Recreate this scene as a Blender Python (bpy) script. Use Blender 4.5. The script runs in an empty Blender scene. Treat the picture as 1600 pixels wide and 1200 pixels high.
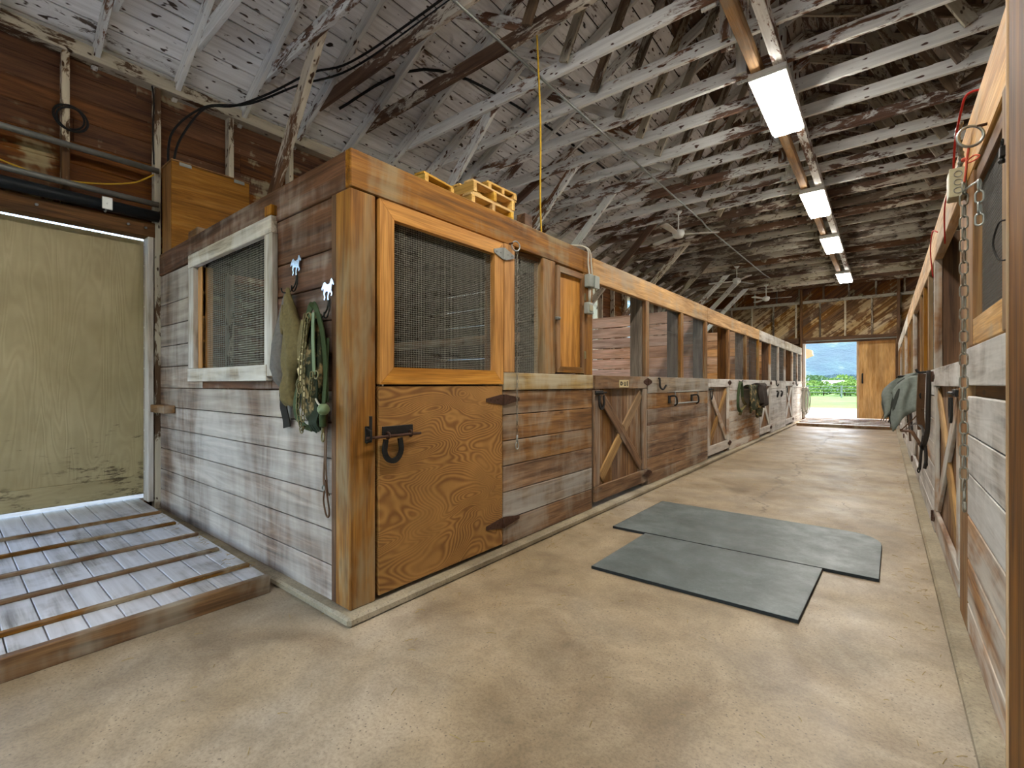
import bpy, math, random
from mathutils import Vector, Matrix
random.seed(7)
sc = bpy.context.scene
C = sc.collection
V = Vector
PI = math.pi

# ------------------------------------------------------------------ camera
TH = math.atan(583 / 728)
cd = bpy.data.cameras.new('camera'); cam = bpy.data.objects.new('camera', cd); C.objects.link(cam)
cd.sensor_width = 36; cd.lens = 728 / 1600 * 36; cd.clip_start = .05; cd.clip_end = 5000
cam.location = (0, 0, 1.25); cam.rotation_euler = (PI / 2, 0, TH)
sc.camera = cam

# ------------------------------------------------------------------ sky, sun, exposure
wd = bpy.data.worlds.new('sky'); sc.world = wd; wd.use_nodes = True
nt = wd.node_tree; bg = nt.nodes['Background']
sky = nt.nodes.new('ShaderNodeTexSky'); sky.sky_type = 'NISHITA'; sky.sun_disc = False
sky.sun_elevation = math.radians(48); sky.sun_rotation = math.radians(25); sky.dust_density = 3.0; sky.air_density = 1.2
nt.links.new(sky.outputs[0], bg.inputs[0]); bg.inputs[1].default_value = 1.45
sd = bpy.data.lights.new('sun', 'SUN'); sd.energy = 3.8; sd.angle = math.radians(12); sd.color = (1, .96, .9)
sun = bpy.data.objects.new('sun', sd); C.objects.link(sun)
sun.rotation_euler = V((-.35, -.62, -.95)).to_track_quat('-Z', 'Y').to_euler()
sun.location = (8, 20, 20)
LED = 86.0                                   # radiance of the ceiling panels
vs = sc.view_settings
vs.view_transform = 'Standard'; vs.look = 'None'; vs.exposure = -0.1; vs.gamma = 1.0; vs.use_curve_mapping = False
sc.cycles.use_denoising = True
sc.cycles.max_bounces = 7; sc.cycles.diffuse_bounces = 5; sc.cycles.glossy_bounces = 2; sc.cycles.volume_bounces = 0; sc.cycles.sample_clamp_indirect = 6.0
sc.cycles.use_adaptive_sampling = True; sc.cycles.adaptive_threshold = .11; sc.cycles.adaptive_min_samples = 10

# ------------------------------------------------------------------ helpers
def lin(h):
    r = [int(h[i:i + 2], 16) / 255 for i in (0, 2, 4)]
    return tuple((c / 12.92 if c <= .04045 else ((c + .055) / 1.055) ** 2.4) for c in r) + (1,)

class NT:
    def __init__(s, name):
        s.m = bpy.data.materials.new(name); s.m.use_nodes = True; s.t = s.m.node_tree
        s.b = s.t.nodes['Principled BSDF']; s.b.inputs['Specular IOR Level'].default_value = .3
    def n(s, t, **k):
        x = s.t.nodes.new('ShaderNode' + t)
        for a, v in k.items(): setattr(x, a, v)
        return x
    def l(s, a, b): s.t.links.new(a, b)
    def set(s, sock, v):
        if isinstance(v, bpy.types.NodeSocket): s.l(v, sock)
        else: sock.default_value = v
    def math(s, op, a, b=0.0, c=0.0):
        x = s.n('Math', operation=op); s.set(x.inputs[0], a); s.set(x.inputs[1], b); s.set(x.inputs[2], c); return x.outputs[0]
    def mix(s, f, a, b, mode='MIX'):
        x = s.n('Mix', data_type='RGBA', blend_type=mode); s.set(x.inputs[0], f); s.set(x.inputs[6], a); s.set(x.inputs[7], b); return x.outputs[2]
    def ramp(s, f, stops, interp='LINEAR'):
        x = s.n('ValToRGB'); e = x.color_ramp.elements; x.color_ramp.interpolation = interp
        e[0].position, e[0].color = stops[0]; e[1].position, e[1].color = stops[-1]
        for p, c in stops[1:-1]: q = e.new(p); q.color = c
        s.l(f, x.inputs[0]); return x.outputs[0]
    def step(s, f, a, b):
        x = s.n('MapRange'); x.clamp = True; x.interpolation_type = 'SMOOTHSTEP'
        s.set(x.inputs[0], f); x.inputs[1].default_value = a; x.inputs[2].default_value = b; return x.outputs[0]
    def coords(s, kind='Object', scale=(1, 1, 1), rnd=True):
        if kind == 'World': o = s.n('NewGeometry').outputs['Position']
        else: o = s.n('TexCoord').outputs[kind]
        if rnd and kind == 'Object':
            r = s.n('ObjectInfo').outputs['Random']
            a = s.n('VectorMath', operation='ADD'); s.l(o, a.inputs[0])
            c = s.n('CombineXYZ'); s.l(s.math('MULTIPLY', r, 37.), c.inputs[0]); s.l(s.math('MULTIPLY', r, 91.), c.inputs[1]); s.l(s.math('MULTIPLY', r, 53.), c.inputs[2])
            s.l(c.outputs[0], a.inputs[1]); o = a.outputs[0]
        m = s.n('Mapping'); s.l(o, m.inputs[0]); m.inputs['Scale'].default_value = scale; return m.outputs[0]
    def noise(s, co, scale=1., detail=5., rough=.55, dist=0.):
        x = s.n('TexNoise'); s.l(co, x.inputs['Vector']); x.inputs['Scale'].default_value = scale
        x.inputs['Detail'].default_value = detail; x.inputs['Roughness'].default_value = rough; x.inputs['Distortion'].default_value = dist
        return x.outputs['Fac']
    def bump(s, h, strength=.3, dist=.004):
        x = s.n('Bump'); x.inputs['Strength'].default_value = strength; x.inputs['Distance'].default_value = dist
        s.l(h, x.inputs['Height']); s.l(x.outputs[0], s.b.inputs['Normal'])
    def done(s, col, rough=.7, metal=0.):
        s.set(s.b.inputs['Base Color'], col); s.set(s.b.inputs['Roughness'], rough); s.b.inputs['Metallic'].default_value = metal
        return s.m

def vary(k, col, amt):
    h = k.n('HueSaturation'); r = k.n('ObjectInfo').outputs['Random']
    k.l(col, h.inputs['Color']); k.l(k.math('MULTIPLY_ADD', r, 2 * amt, 1 - amt), h.inputs['Value'])
    r2 = k.math('FRACT', k.math('MULTIPLY', r, 17.3)); k.l(k.math('MULTIPLY_ADD', r2, .3, .85), h.inputs['Saturation'])
    return h.outputs[0]

def wood(name, dark, base, light, worn=None, wamt=0., rough=.68, var=.16, grain=1., wscale=(2.2, 2.2, .9), knots=True, wsoft=.12, wg=.5):
    k = NT(name)
    co = k.coords('Object', (1.1 * grain, 15 * grain, 15 * grain))
    g = k.noise(co, 1., 4, .6, .9)
    col = k.ramp(g, [(.28, lin(dark)), (.5, lin(base)), (.74, lin(light))])
    fine = k.noise(k.coords('Object', (4, 120, 120)), 1., 1.5, .6)
    col = k.mix(.65, col, k.ramp(fine, [(.25, (.45, .42, .4, 1)), (.65, (1.1, 1.1, 1.1, 1))]), 'MULTIPLY')
    blot = k.noise(k.coords('Object', (.9, 3, 3)), 1.3, 2)
    col = k.mix(.75, col, k.ramp(blot, [(.3, (.6, .55, .5, 1)), (.6, (1.08, 1.08, 1.08, 1))]), 'MULTIPLY')
    if knots:
        v = k.n('TexVoronoi'); k.l(k.coords('Object', (2.2, 7, 7)), v.inputs['Vector']); v.inputs['Scale'].default_value = 1.
        kn = k.math('SUBTRACT', 1., k.step(v.outputs['Distance'], .05, .13))
        col = k.mix(k.math('MULTIPLY', kn, .75), col, lin(dark))
    if worn:
        w = k.noise(k.coords('World', wscale), 1., 4.5, .68, .4)
        w2 = k.noise(co, .7, 2, .6)
        f = k.step(k.math('ADD', w, k.math('MULTIPLY', k.math('SUBTRACT', w2, .5), wg)), .62 - wamt * .45 - wsoft, .62 - wamt * .45 + wsoft)
        wc = k.mix(.8, lin(worn), k.ramp(g, [(.25, (.62, .6, .58, 1)), (.7, (1.12, 1.12, 1.12, 1))]), 'MULTIPLY')
        col = k.mix(k.math('MULTIPLY', f, .9), col, wc)
    col = vary(k, col, var)
    k.bump(g, .5, .004)
    return k.done(col, rough)

def flake(name, wood_d, wood_b, paint, amount=.5, var=.12, rough=.8):
    """old paint worn through to the board"""
    k = NT(name)
    co = k.coords('Object', (1.2, 13, 13)); g = k.noise(co, 1., 3, .6, .8)
    wc = k.ramp(g, [(.3, lin(wood_d)), (.7, lin(wood_b))])
    p = k.noise(k.coords('Object', (3.2, 11, 11)), 1., 6, .72, .5)
    big = k.noise(k.coords('Object', (.7, 1.6, 1.6)), 1., 1)
    f = k.step(k.math('ADD', p, k.math('MULTIPLY', k.math('SUBTRACT', big, .5), .7)), .56 - amount * .3 - .035, .56 - amount * .3 + .045)
    pc = k.mix(.55, lin(paint), k.ramp(k.noise(k.coords('Object', (1.5, 26, 26)), 1., 3, .65), [(.3, (.62, .6, .58, 1)), (.6, (1.06, 1.06, 1.06, 1))]), 'MULTIPLY')
    sp = k.noise(k.coords('Object', (9, 22, 22)), 1., 1, .5)
    pc = k.mix(k.step(sp, .66, .72), pc, lin(wood_d))
    col = vary(k, k.mix(f, wc, pc), var)
    k.bump(p, .4, .004)
    return k.done(col, rough)

def plain(name, col, rough=.5, metal=0., noise=.15, scale=30., bump=0., col2=None, amt=.5):
    k = NT(name); n = k.noise(k.coords('Object', (scale,) * 3), 1., 5, .6)
    c = k.mix(noise * 2, lin(col), k.ramp(n, [(.3, (.5, .5, .5, 1)), (.65, (1.1, 1.1, 1.1, 1))]), 'MULTIPLY')
    if col2:
        n2 = k.noise(k.coords('Object', (scale * .4,) * 3), 1., 6, .65); c = k.mix(k.step(n2, amt - .08, amt + .08), c, lin(col2))
    if bump: k.bump(n, bump, .003)
    return k.done(c, rough, metal)

M = {}
M['roof_white'] = flake('white_painted_roof_board', '4a3c33', '8b7565', 'f2f1ef', .8, .07)
M['roof_brown'] = flake('worn_roof_board', '3a2c22', '6e594a', 'a79f96', .2, .2)
M['truss'] = flake('flaking_white_truss_wood', '54392b', '8d6a54', 'e8e8e3', .5, .14)
M['truss_brown'] = flake('brown_truss_wood', '4a3325', '7d5d45', 'cfc4b0', .05, .16)
M['truss_dim'] = flake('greyed_truss_wood', '46382c', '7f6c58', 'b4ab98', .28, .18)
M['wall_brown'] = wood('red_brown_wall_board', '3d2210', '6e421f', '8f5a2c', 'a89a78', .0, var=.22, wsoft=.05)
M['stud'] = flake('white_flaked_stud', '4a3626', '6f5238', 'cfc5ae', .45)
M['gold'] = wood('golden_brown_beam', '553411', '8f6129', 'ab7c3d', '8f7c5c', .12, var=.1)
M['tan_beam'] = wood('pale_tan_beam', '8d6539', 'c39a66', 'd9b68a', 'a8947a', .1, var=.08)
M['orange'] = wood('orange_varnished_pine', '94601f', 'c78b3d', 'd89f50', rough=.45, var=.06)
M['panel_brown'] = wood('brown_stall_board', '4d331f', '86623f', 'a98359', '9b8b78', .14, var=.16)
M['panel_grey'] = wood('greyed_stall_board', '5d4d3e', '92806b', 'b3a28c', 'a39c92', .3, var=.12)
M['sill'] = wood('dusty_sill_board', '6f5a3c', 'a58c62', 'c2a97c', 'b5aa93', .25, var=.08)
M['white_board'] = wood('whitewashed_stall_board', '54473a', '96897a', 'bdb4a8', 'd2cfca', .5, var=.1, wscale=(2.4, 2.4, 2.), wsoft=.22)
M['mix_board'] = wood('half_whitewashed_board', '6a482e', 'a0764f', 'bd9468', 'c9c3b8', .36, var=.12, wscale=(1.5, .8, 2.))
M['box_side'] = wood('weathered_side_board', '3a281b', '6f5543', '937c69', 'bdb4aa', .36, var=.12, wscale=(1.7, 1., .45), wsoft=.2, wg=.22)
M['box_side_dark'] = wood('dark_side_board', '321e12', '60402b', '82604a', '9a8c82', .0, var=.14, wscale=(2.6, 1.2, .7), wsoft=.16)
M['grey_frame'] = wood('silver_grey_frame_wood', '7a6d5d', 'b5a894', 'd2c8b8', 'cfcac2', .3, var=.06)
M['pink'] = wood('pinkish_new_board', 'b98a6e', 'e6b89c', 'f2cdb6', var=.08)
M['salmon'] = wood('salmon_stall_board', 'b5804f', 'e2ac78', 'f0c294', var=.08)
M['dark_post'] = wood('dark_brown_post', '3a2513', '6d4a28', '8a6238', var=.1)
M['brace'] = wood('tan_brace_wood', '6a4d2c', '9b784a', 'b4915f', var=.08)
M['darkened'] = wood('shade_dark_board', '17110c', '2a1f16', '3a2c20', var=.1)  # near-black colour paints in shade: inside the corner stall, behind roof gaps
M['grey_post'] = wood('blue_grey_post', '524c46', '80766b', 'a3998b', var=.1)
M['ramp'] = wood('worn_grey_ramp_board', '77736e', 'a8a5a1', 'c6c4c2', 'cdcdd0', .45, rough=.55, var=.06, wscale=(2, 2, 2), knots=False)
M['cleat'] = wood('brown_ramp_cleat', '4c3116', '7d5729', '97703d', 'a0927a', .15, var=.1)
M['pallet'] = wood('yellow_pine_pallet', 'a37a36', 'd2aa60', 'e6c583', var=.12)
M['box_ply'] = wood('varnished_plywood', '70491d', '976832', 'ad7f45', var=.06)
M['far_ply'] = wood('tan_plywood_door', 'b98d5c', 'd3aa78', 'dfbb8d', var=.04, knots=False)
M['diag'] = wood('diagonal_sheathing_board', '382412', '74502b', 'a07a4a', 'c3a87e', .22, var=.2, wscale=(1.5, 1.5, 1.5), wsoft=.05)
M['metal'] = plain('galvanised_metal', 'a9aca8', .42, .85, .15, 20)
M['dull_metal'] = plain('dull_grey_steel', '8b8c86', .5, .6, .2, 14)
M['grey_box'] = plain('grey_box_metal', '9ea39b', .5, .2, .15, 25)
M['beige_box'] = plain('beige_box_metal', 'a8a184', .5, .1, .15, 25)
M['rust'] = plain('rusty_iron', '4e3426', .75, .3, .3, 40, .3)
M['iron'] = plain('dark_iron', '2c2a28', .55, .5, .25, 40, .2)
M['brass'] = plain('brass', '7d7350', .45, .55, .2, 30)
M['chain'] = plain('weathered_chain_steel', '8d887c', .5, .6, .25, 30, col2='6b5640', amt=.58)
M['wire'] = plain('mesh_wire', 'c9c5b6', .5, .2, .1, 20)
M['dark_wire'] = plain('dark_mesh_wire', '6c6a66', .55, .4, .1, 20)
M['black'] = plain('black_rubber_cable', '161616', .6, 0, .1, 20)
M['black_pipe'] = plain('black_pipe', '23282c', .4, .2, .15, 12)
M['yellow'] = plain('yellow_rope', 'c9a02a', .75, 0, .2, 80, .2)
M['red'] = plain('red_cord', 'b5281f', .6, 0, .1, 40)
M['twine'] = plain('red_twine', 'c4563f', .8, 0, .2, 60)
M['grey_cable'] = plain('pale_cable', 'b9b3a4', .6, 0, .1, 30)
M['olive'] = plain('olive_canvas', '6f623f', .9, 0, .25, 45, .25)
M['grey_cloth'] = plain('grey_canvas', '6b6560', .9, 0, .25, 45, .25)
M['green'] = plain('green_webbing', '3c4a2c', .85, 0, .25, 60, .25)
M['dark_green'] = plain('dark_green_webbing', '26301f', .85, 0, .25, 60, .25)
M['ball'] = plain('sage_green_plastic', '6d7d5a', .5, 0, .1, 30)
M['dark_strap'] = plain('dark_webbing', '221d18', .85, 0, .2, 60)
M['leather'] = plain('brown_leather', '5f432c', .55, 0, .25, 30, .2)
M['dark_leather'] = plain('dark_leather', '2a211a', .55, 0, .25, 30, .2)
M['cream'] = plain('cream_print', 'cbb98c', .8, 0, .1, 40)
M['sheet_grey'] = plain('grey_green_sheet', '6f756d', .9, 0, .2, 30, .3)
M['sheet_dark'] = plain('charcoal_lining', '33352f', .9, 0, .2, 30, .3)
M['camo'] = plain('camouflage_cloth', '2f3524', .9, 0, .15, 25, .2, col2='a98f62', amt=.56)
M['camo_dark'] = plain('dark_brown_fleece', '39302a', .95, 0, .25, 60, .3)
M['white_paint'] = plain('white_enamel', 'd8d8d2', .5, 0, .06, 10)
M['cool_metal'] = plain('polished_steel', 'b9c6d6', .25, .9, .1, 20)
M['hose'] = plain('grey_hose', '8d897c', .6, 0, .15, 20)

def plywood():
    k = NT('swirled_fir_plywood')
    co = k.coords('Object', (.75, 1.9, 1.))
    n = k.noise(co, 1.7, 2.0, .42, .5)
    s = k.math('SINE', k.math('MULTIPLY', n, 290.))
    s2 = k.math('MULTIPLY_ADD', s, .5, .5)
    patch = k.step(k.noise(k.coords('Object', (1.2, 1.2, 1.2)), 1.7, 2), .34, .6)
    col = k.mix(k.math('MULTIPLY', s2, k.math('MULTIPLY_ADD', patch, .55, .3)), lin('a87b42'), lin('724a22'))
    d = k.noise(k.coords('Object', (3, 3, 3)), 1., 6, .65)
    col = k.mix(.6, col, k.ramp(d, [(.3, (.6, .58, .55, 1)), (.65, (1.12, 1.1, 1.08, 1))]), 'MULTIPLY')
    k.bump(s2, .12, .002)
    return k.done(col, .55)
M['plywood'] = plywood()

def concrete(name, a, b, c, rough=(.3, .62), cracks=True):
    k = NT(name); w = k.coords('World')
    big = k.noise(w, .55, 5, .6, .3); mid = k.noise(w, 3.1, 8, .7, .4); fine = k.noise(w, 75., 4, .75)
    col = k.ramp(big, [(.32, lin(a)), (.5, lin(b)), (.68, lin(c))])
    col = k.mix(.85, col, k.ramp(mid, [(.32, (.62, .6, .57, 1)), (.6, (1.12, 1.12, 1.12, 1))]), 'MULTIPLY')
    col = k.mix(.5, col, k.ramp(fine, [(.34, (.5, .48, .46, 1)), (.56, (1.12, 1.12, 1.12, 1))]), 'MULTIPLY')
    st = k.noise(w, 1.15, 6, .62, .8)
    col = k.mix(.8, col, k.ramp(st, [(.36, (.66, .6, .52, 1)), (.5, (1., .99, .97, 1)), (.66, (1.12, 1.12, 1.12, 1))]), 'MULTIPLY')
    v = k.n('TexVoronoi'); k.l(w, v.inputs['Vector']); v.inputs['Scale'].default_value = 46.
    spot = k.math('MULTIPLY', k.math('SUBTRACT', 1., k.step(v.outputs['Distance'], .1, .2)), k.step(mid, .4, .56))
    col = k.mix(k.math('MULTIPLY', spot, .75), col, lin('4d4339'))
    h = k.math('ADD', k.math('MULTIPLY', mid, .6), k.math('MULTIPLY', fine, .25))
    if cracks:
        g = k.n('SeparateXYZ'); k.l(w, g.inputs[0])
        wob = k.noise(k.coords('World', (.0, 1, 0)), 1.1, 8, .7)
        wob2 = k.noise(w, 4., 4, .6)
        x = k.math('ADD', g.outputs[0], k.math('MULTIPLY_ADD', wob, 1.1, .48))
        x = k.math('ADD', x, k.math('MULTIPLY', k.math('SUBTRACT', wob2, .5), .12))
        cr = k.math('SUBTRACT', 1., k.step(k.math('ABSOLUTE', x), .005, .018))
        cr = k.math('MULTIPLY', cr, k.step(g.outputs[1], 4.9, 5.2))
        v2 = k.n('TexVoronoi', feature='DISTANCE_TO_EDGE'); wv = k.n('VectorMath', operation='ADD'); k.l(w, wv.inputs[0])
        nz = k.n('TexNoise'); k.l(w, nz.inputs['Vector']); nz.inputs['Scale'].default_value = 2.2; nz.inputs['Detail'].default_value = 6.
        sc_ = k.n('VectorMath', operation='SCALE'); k.l(nz.outputs['Color'], sc_.inputs[0]); sc_.inputs['Scale'].default_value = .7
        k.l(sc_.outputs[0], wv.inputs[1]); k.l(wv.outputs[0], v2.inputs['Vector']); v2.inputs['Scale'].default_value = .33
        cr2 = k.math('MULTIPLY', k.math('SUBTRACT', 1., k.step(v2.outputs['Distance'], .0006, .003)), k.math('MULTIPLY', k.step(k.noise(w, .8, 2), .5, .56), k.step(g.outputs[1], 4.5, 4.9)))
        crk = k.math('MAXIMUM', cr, cr2)
        col = k.mix(k.math('MULTIPLY', crk, .75), col, lin('4a3d2c'))
        h = k.math('SUBTRACT', h, crk)
    k.bump(fine, .3, .003)
    rr = k.n('MapRange'); k.l(k.noise(w, 1.4, 6, .65), rr.inputs[0]); rr.inputs[1].default_value = .35; rr.inputs[2].default_value = .65
    rr.inputs[3].default_value = rough[0]; rr.inputs[4].default_value = rough[1]
    k.b.inputs['Specular IOR Level'].default_value = .5
    return k.done(col, rr.outputs[0])
M['floor'] = concrete('stained_concrete_floor', '877559', '9b8a70', 'a39887', (.34, .6))
M['kerb'] = concrete('concrete_kerb', '7d7058', '908369', '9d937f', (.6, .8), False)

def mat_rubber():
    k = NT('black_rubber_mat'); w = k.coords('World')
    n = k.noise(w, 3.4, 8, .72, .3); f = k.noise(w, 60, 3, .7)
    col = k.ramp(n, [(.3, lin('4b5250')), (.5, lin('5d6563')), (.72, lin('757d7c'))])
    col = k.mix(.35, col, k.ramp(f, [(.3, (.6, .6, .6, 1)), (.6, (1.1, 1.1, 1.1, 1))]), 'MULTIPLY')
    k.bump(f, .3, .002); k.b.inputs['Specular IOR Level'].default_value = .5
    return k.done(col, k.ramp(k.noise(w, 6, 6, .7), [(.35, (.36, .36, .36, 1)), (.65, (.56, .56, .56, 1))]))
M['mat'] = mat_rubber()
M['mat_edge'] = plain('mat_edge_rubber', '1d1f1f', .7, 0, .2, 30)

def cream_door():
    k = NT('cream_painted_plywood'); co = k.coords('Object', (1., 1., 1.), False)
    n = k.noise(k.coords('Object', (.7, 5, 5), False), 1., 2.5, .5, .6)
    s = k.math('MULTIPLY_ADD', k.math('SINE', k.math('MULTIPLY', n, 90.)), .5, .5)
    blot = k.noise(co, 1.6, 5, .6)
    col = k.ramp(blot, [(.3, lin('a0916a')), (.7, lin('b8aa84'))])
    col = k.mix(k.math('MULTIPLY', s, .18), col, lin('84764f'))
    g = k.n('SeparateXYZ'); k.l(k.coords('World'), g.inputs[0])
    low = k.math('SUBTRACT', 1., k.step(g.outputs[2], .25, 1.25))
    d = k.noise(k.coords('World', (6, 6, 22)), 1., 8, .75)
    f = k.math('MULTIPLY', k.step(k.math('ADD', d, k.math('MULTIPLY', low, .17)), .66, .76), k.step(k.noise(k.coords('World', (1, 1, 1.6)), 2.6, 4), .42, .6))
    col = k.mix(k.math('MULTIPLY', f, .85), col, lin('453722'))
    k.bump(s, .3, .003)
    return k.done(col, .55)
M['cream_door'] = cream_door()

def led():
    k = NT('led_diffuser'); k.b.inputs['Emission Color'].default_value = (1, .955, .885, 1); k.b.inputs['Emission Strength'].default_value = LED
    return k.done((.9, .9, .9, 1), .6)
M['led'] = led()

# ---- geometry primitives: each returns (verts, faces) in world space
def basis(o, x, y):
    x = V(x).normalized(); y = V(y); y = (y - x * y.dot(x)).normalized(); z = x.cross(y)
    m = Matrix.Identity(4)
    for i, c in enumerate((x, y, z)):
        for j in range(3): m[j][i] = c[j]
    for j in range(3): m[j][3] = o[j]
    return m
W = {}
def put(o, m, parent):
    C.objects.link(o)
    if parent: o.parent = parent; o.matrix_basis = W[parent].inverted() @ m
    else: o.matrix_basis = m
    W[o] = m; return o
def obj(name, vf, mat, parent=None, smooth=False, origin=None, m=None):
    vs_, fs = vf
    if m is None:
        if origin is None:
            xs = [min(v[i] for v in vs_) for i in range(3)]; xe = [max(v[i] for v in vs_) for i in range(3)]
            origin = ((xs[0] + xe[0]) / 2, (xs[1] + xe[1]) / 2, xs[2])
        m = Matrix.Translation(origin)
    inv = m.inverted()
    me = bpy.data.meshes.new(name); me.from_pydata([tuple(inv @ V(v)) for v in vs_], [], fs)
    me.materials.append(M[mat] if isinstance(mat, str) else mat)
    if smooth: me.polygons.foreach_set('use_smooth', [True] * len(me.polygons))
    me.update()
    return put(bpy.data.objects.new(name, me), m, parent)
def empty(name, loc, parent=None):
    o = bpy.data.objects.new(name, None); o.empty_display_size = .1; return put(o, Matrix.Translation(loc), parent)
def tag(o, label, cat, group=None, kind=None):
    o['label'] = label; o['category'] = cat
    if group: o['group'] = group
    if kind: o['kind'] = kind
    return o
_cache = {}
def chbox(L, w, t, b):
    key = (round(L, 4), round(w, 4), round(t, 4), round(b, 4))
    if key in _cache: return _cache[key]
    a = (L / 2, w / 2, t / 2); b = min(b, .3 * min(L, w, t)); vs_ = []; idx = {}
    for sx in (-1, 1):
        for sy in (-1, 1):
            for sz in (-1, 1):
                s = (sx, sy, sz)
                for ax in range(3):
                    idx[(s, ax)] = len(vs_); vs_.append(tuple(s[i] * (a[i] if i == ax else a[i] - b) for i in range(3)))
    fs = []
    for ax in range(3):
        p, q = (ax + 1) % 3, (ax + 2) % 3
        for sg in (-1, 1):
            f = []
            for (u, v) in ((-1, -1), (1, -1), (1, 1), (-1, 1)):
                s = [0] * 3; s[ax] = sg; s[p] = u; s[q] = v; f.append(idx[(tuple(s), ax)])
            fs.append(f if sg > 0 else f[::-1])
    for ax in range(3):
        p, q = (ax + 1) % 3, (ax + 2) % 3
        for u in (-1, 1):
            for v in (-1, 1):
                s0 = [0] * 3; s1 = [0] * 3; s0[ax] = -1; s1[ax] = 1
                for s in (s0, s1): s[p] = u; s[q] = v
                f = [idx[(tuple(s0), p)], idx[(tuple(s1), p)], idx[(tuple(s1), q)], idx[(tuple(s0), q)]]
                fs.append(f if u * v < 0 else f[::-1])
    for sx in (-1, 1):
        for sy in (-1, 1):
            for sz in (-1, 1):
                s = (sx, sy, sz); f = [idx[(s, 0)], idx[(s, 1)], idx[(s, 2)]]
                fs.append(f if sx * sy * sz > 0 else f[::-1])
    _cache[key] = (vs_, fs); return _cache[key]
_mc = {}
def plank(name, A, B, w, t, up, mat, parent=None, b=.004):
    """one board from A to B, w wide along up, t thick; local x runs along the grain"""
    A = V(A); B = V(B); L = (B - A).length
    m = basis((A + B) / 2, B - A, up)
    key = (round(L, 4), round(w, 4), round(t, 4), b, mat)
    if key not in _mc:
        vs_, fs = chbox(L, w, t, b)
        me = bpy.data.meshes.new(name); me.from_pydata(vs_, [], fs); me.materials.append(M[mat]); me.update(); _mc[key] = me
    return put(bpy.data.objects.new(name, _mc[key]), m, parent)
def ab(name, x0, x1, y0, y1, z0, z1, mat, parent=None, axis=None, b=.004):
    if x0 > x1: x0, x1 = x1, x0
    dx, dy, dz = x1 - x0, y1 - y0, z1 - z0
    if axis is None: axis = 'xyz'[[dx, dy, dz].index(max(dx, dy, dz))]
    cx, cy, cz = (x0 + x1) / 2, (y0 + y1) / 2, (z0 + z1) / 2
    if axis == 'x': return plank(name, (x0, cy, cz), (x1, cy, cz), dz, dy, (0, 0, 1), mat, parent, b)
    if axis == 'y': return plank(name, (cx, y0, cz), (cx, y1, cz), dz, dx, (0, 0, 1), mat, parent, b)
    return plank(name, (cx, cy, z0), (cx, cy, z1), dy, dx, (0, 1, 0), mat, parent, b)
def boxvf(x0, x1, y0, y1, z0, z1, b=.003):
    vs_, fs = chbox(abs(x1 - x0), abs(y1 - y0), abs(z1 - z0), b)
    c = V(((x0 + x1) / 2, (y0 + y1) / 2, (z0 + z1) / 2)); return [tuple(V(v) + c) for v in vs_], fs
def join(*parts):
    vs_, fs = [], []
    for v, f in parts:
        n = len(vs_); vs_ += list(v); fs += [[i + n for i in q] for q in f]
    return vs_, fs
def prism(pts, o, x, y, t):
    """polygon pts (s, w) in the plane (x, y) at o, extruded t along x cross y"""
    m = basis(o, x, y); n = len(pts)
    a = sum(pts[i][0] * pts[(i + 1) % n][1] - pts[(i + 1) % n][0] * pts[i][1] for i in range(n))
    if a < 0: pts = pts[::-1]
    vs_ = [tuple(m @ V((p[0], p[1], 0))) for p in pts] + [tuple(m @ V((p[0], p[1], t))) for p in pts]
    fs = [list(range(n))[::-1], list(range(n, 2 * n))] + [[i, (i + 1) % n, n + (i + 1) % n, n + i] for i in range(n)]
    return vs_, fs
def frames(pts, closed=False):
    n = len(pts); T = []
    for i in range(n):
        if closed: d = pts[(i + 1) % n] - pts[i - 1]
        else: d = pts[min(i + 1, n - 1)] - pts[max(i - 1, 0)]
        T.append(d.normalized())
    a = V((0, 0, 1)) if abs(T[0].z) < .9 else V((1, 0, 0))
    N = [(a - T[0] * a.dot(T[0])).normalized()]
    for i in range(1, n):
        v = N[-1] - T[i] * N[-1].dot(T[i]); N.append(v.normalized())
    return T, N
def tube(pts, r, seg=8, closed=False, sq=False):
    pts = [V(p) for p in pts]; T, N = frames(pts, closed); vs_, fs = [], []; n = len(pts)
    for i in range(n):
        Bn = T[i].cross(N[i]); ri = r[i] if isinstance(r, (list, tuple)) else r
        for k in range(seg):
            a = 2 * PI * (k + (.5 if sq else 0)) / seg; vs_.append(tuple(pts[i] + N[i] * math.cos(a) * ri + Bn * math.sin(a) * ri))
    for i in range(n if closed else n - 1):
        j = (i + 1) % n
        for k in range(seg): fs.append([i * seg + k, i * seg + (k + 1) % seg, j * seg + (k + 1) % seg, j * seg + k])
    if not closed:
        fs.append(list(range(seg))[::-1]); fs.append([(n - 1) * seg + k for k in range(seg)])
    return vs_, fs
def strap(pts, w, t, side):
    """flat strap along pts; side = direction of its width"""
    pts = [V(p) for p in pts]; T, _ = frames(pts); vs_, fs = [], []; n = len(pts)
    for i in range(n):
        s = V(side[i] if isinstance(side, list) else side); s = (s - T[i] * s.dot(T[i])).normalized(); nn = T[i].cross(s)
        for (a, b) in ((-1, -1), (1, -1), (1, 1), (-1, 1)): vs_.append(tuple(pts[i] + s * a * w / 2 + nn * b * t / 2))
    for i in range(n - 1):
        for k in range(4): fs.append([i * 4 + k, i * 4 + (k + 1) % 4, i * 4 + 4 + (k + 1) % 4, i * 4 + 4 + k])
    fs += [[3, 2, 1, 0], [4 * n - 4 + k for k in range(4)]]
    return vs_, fs
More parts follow.
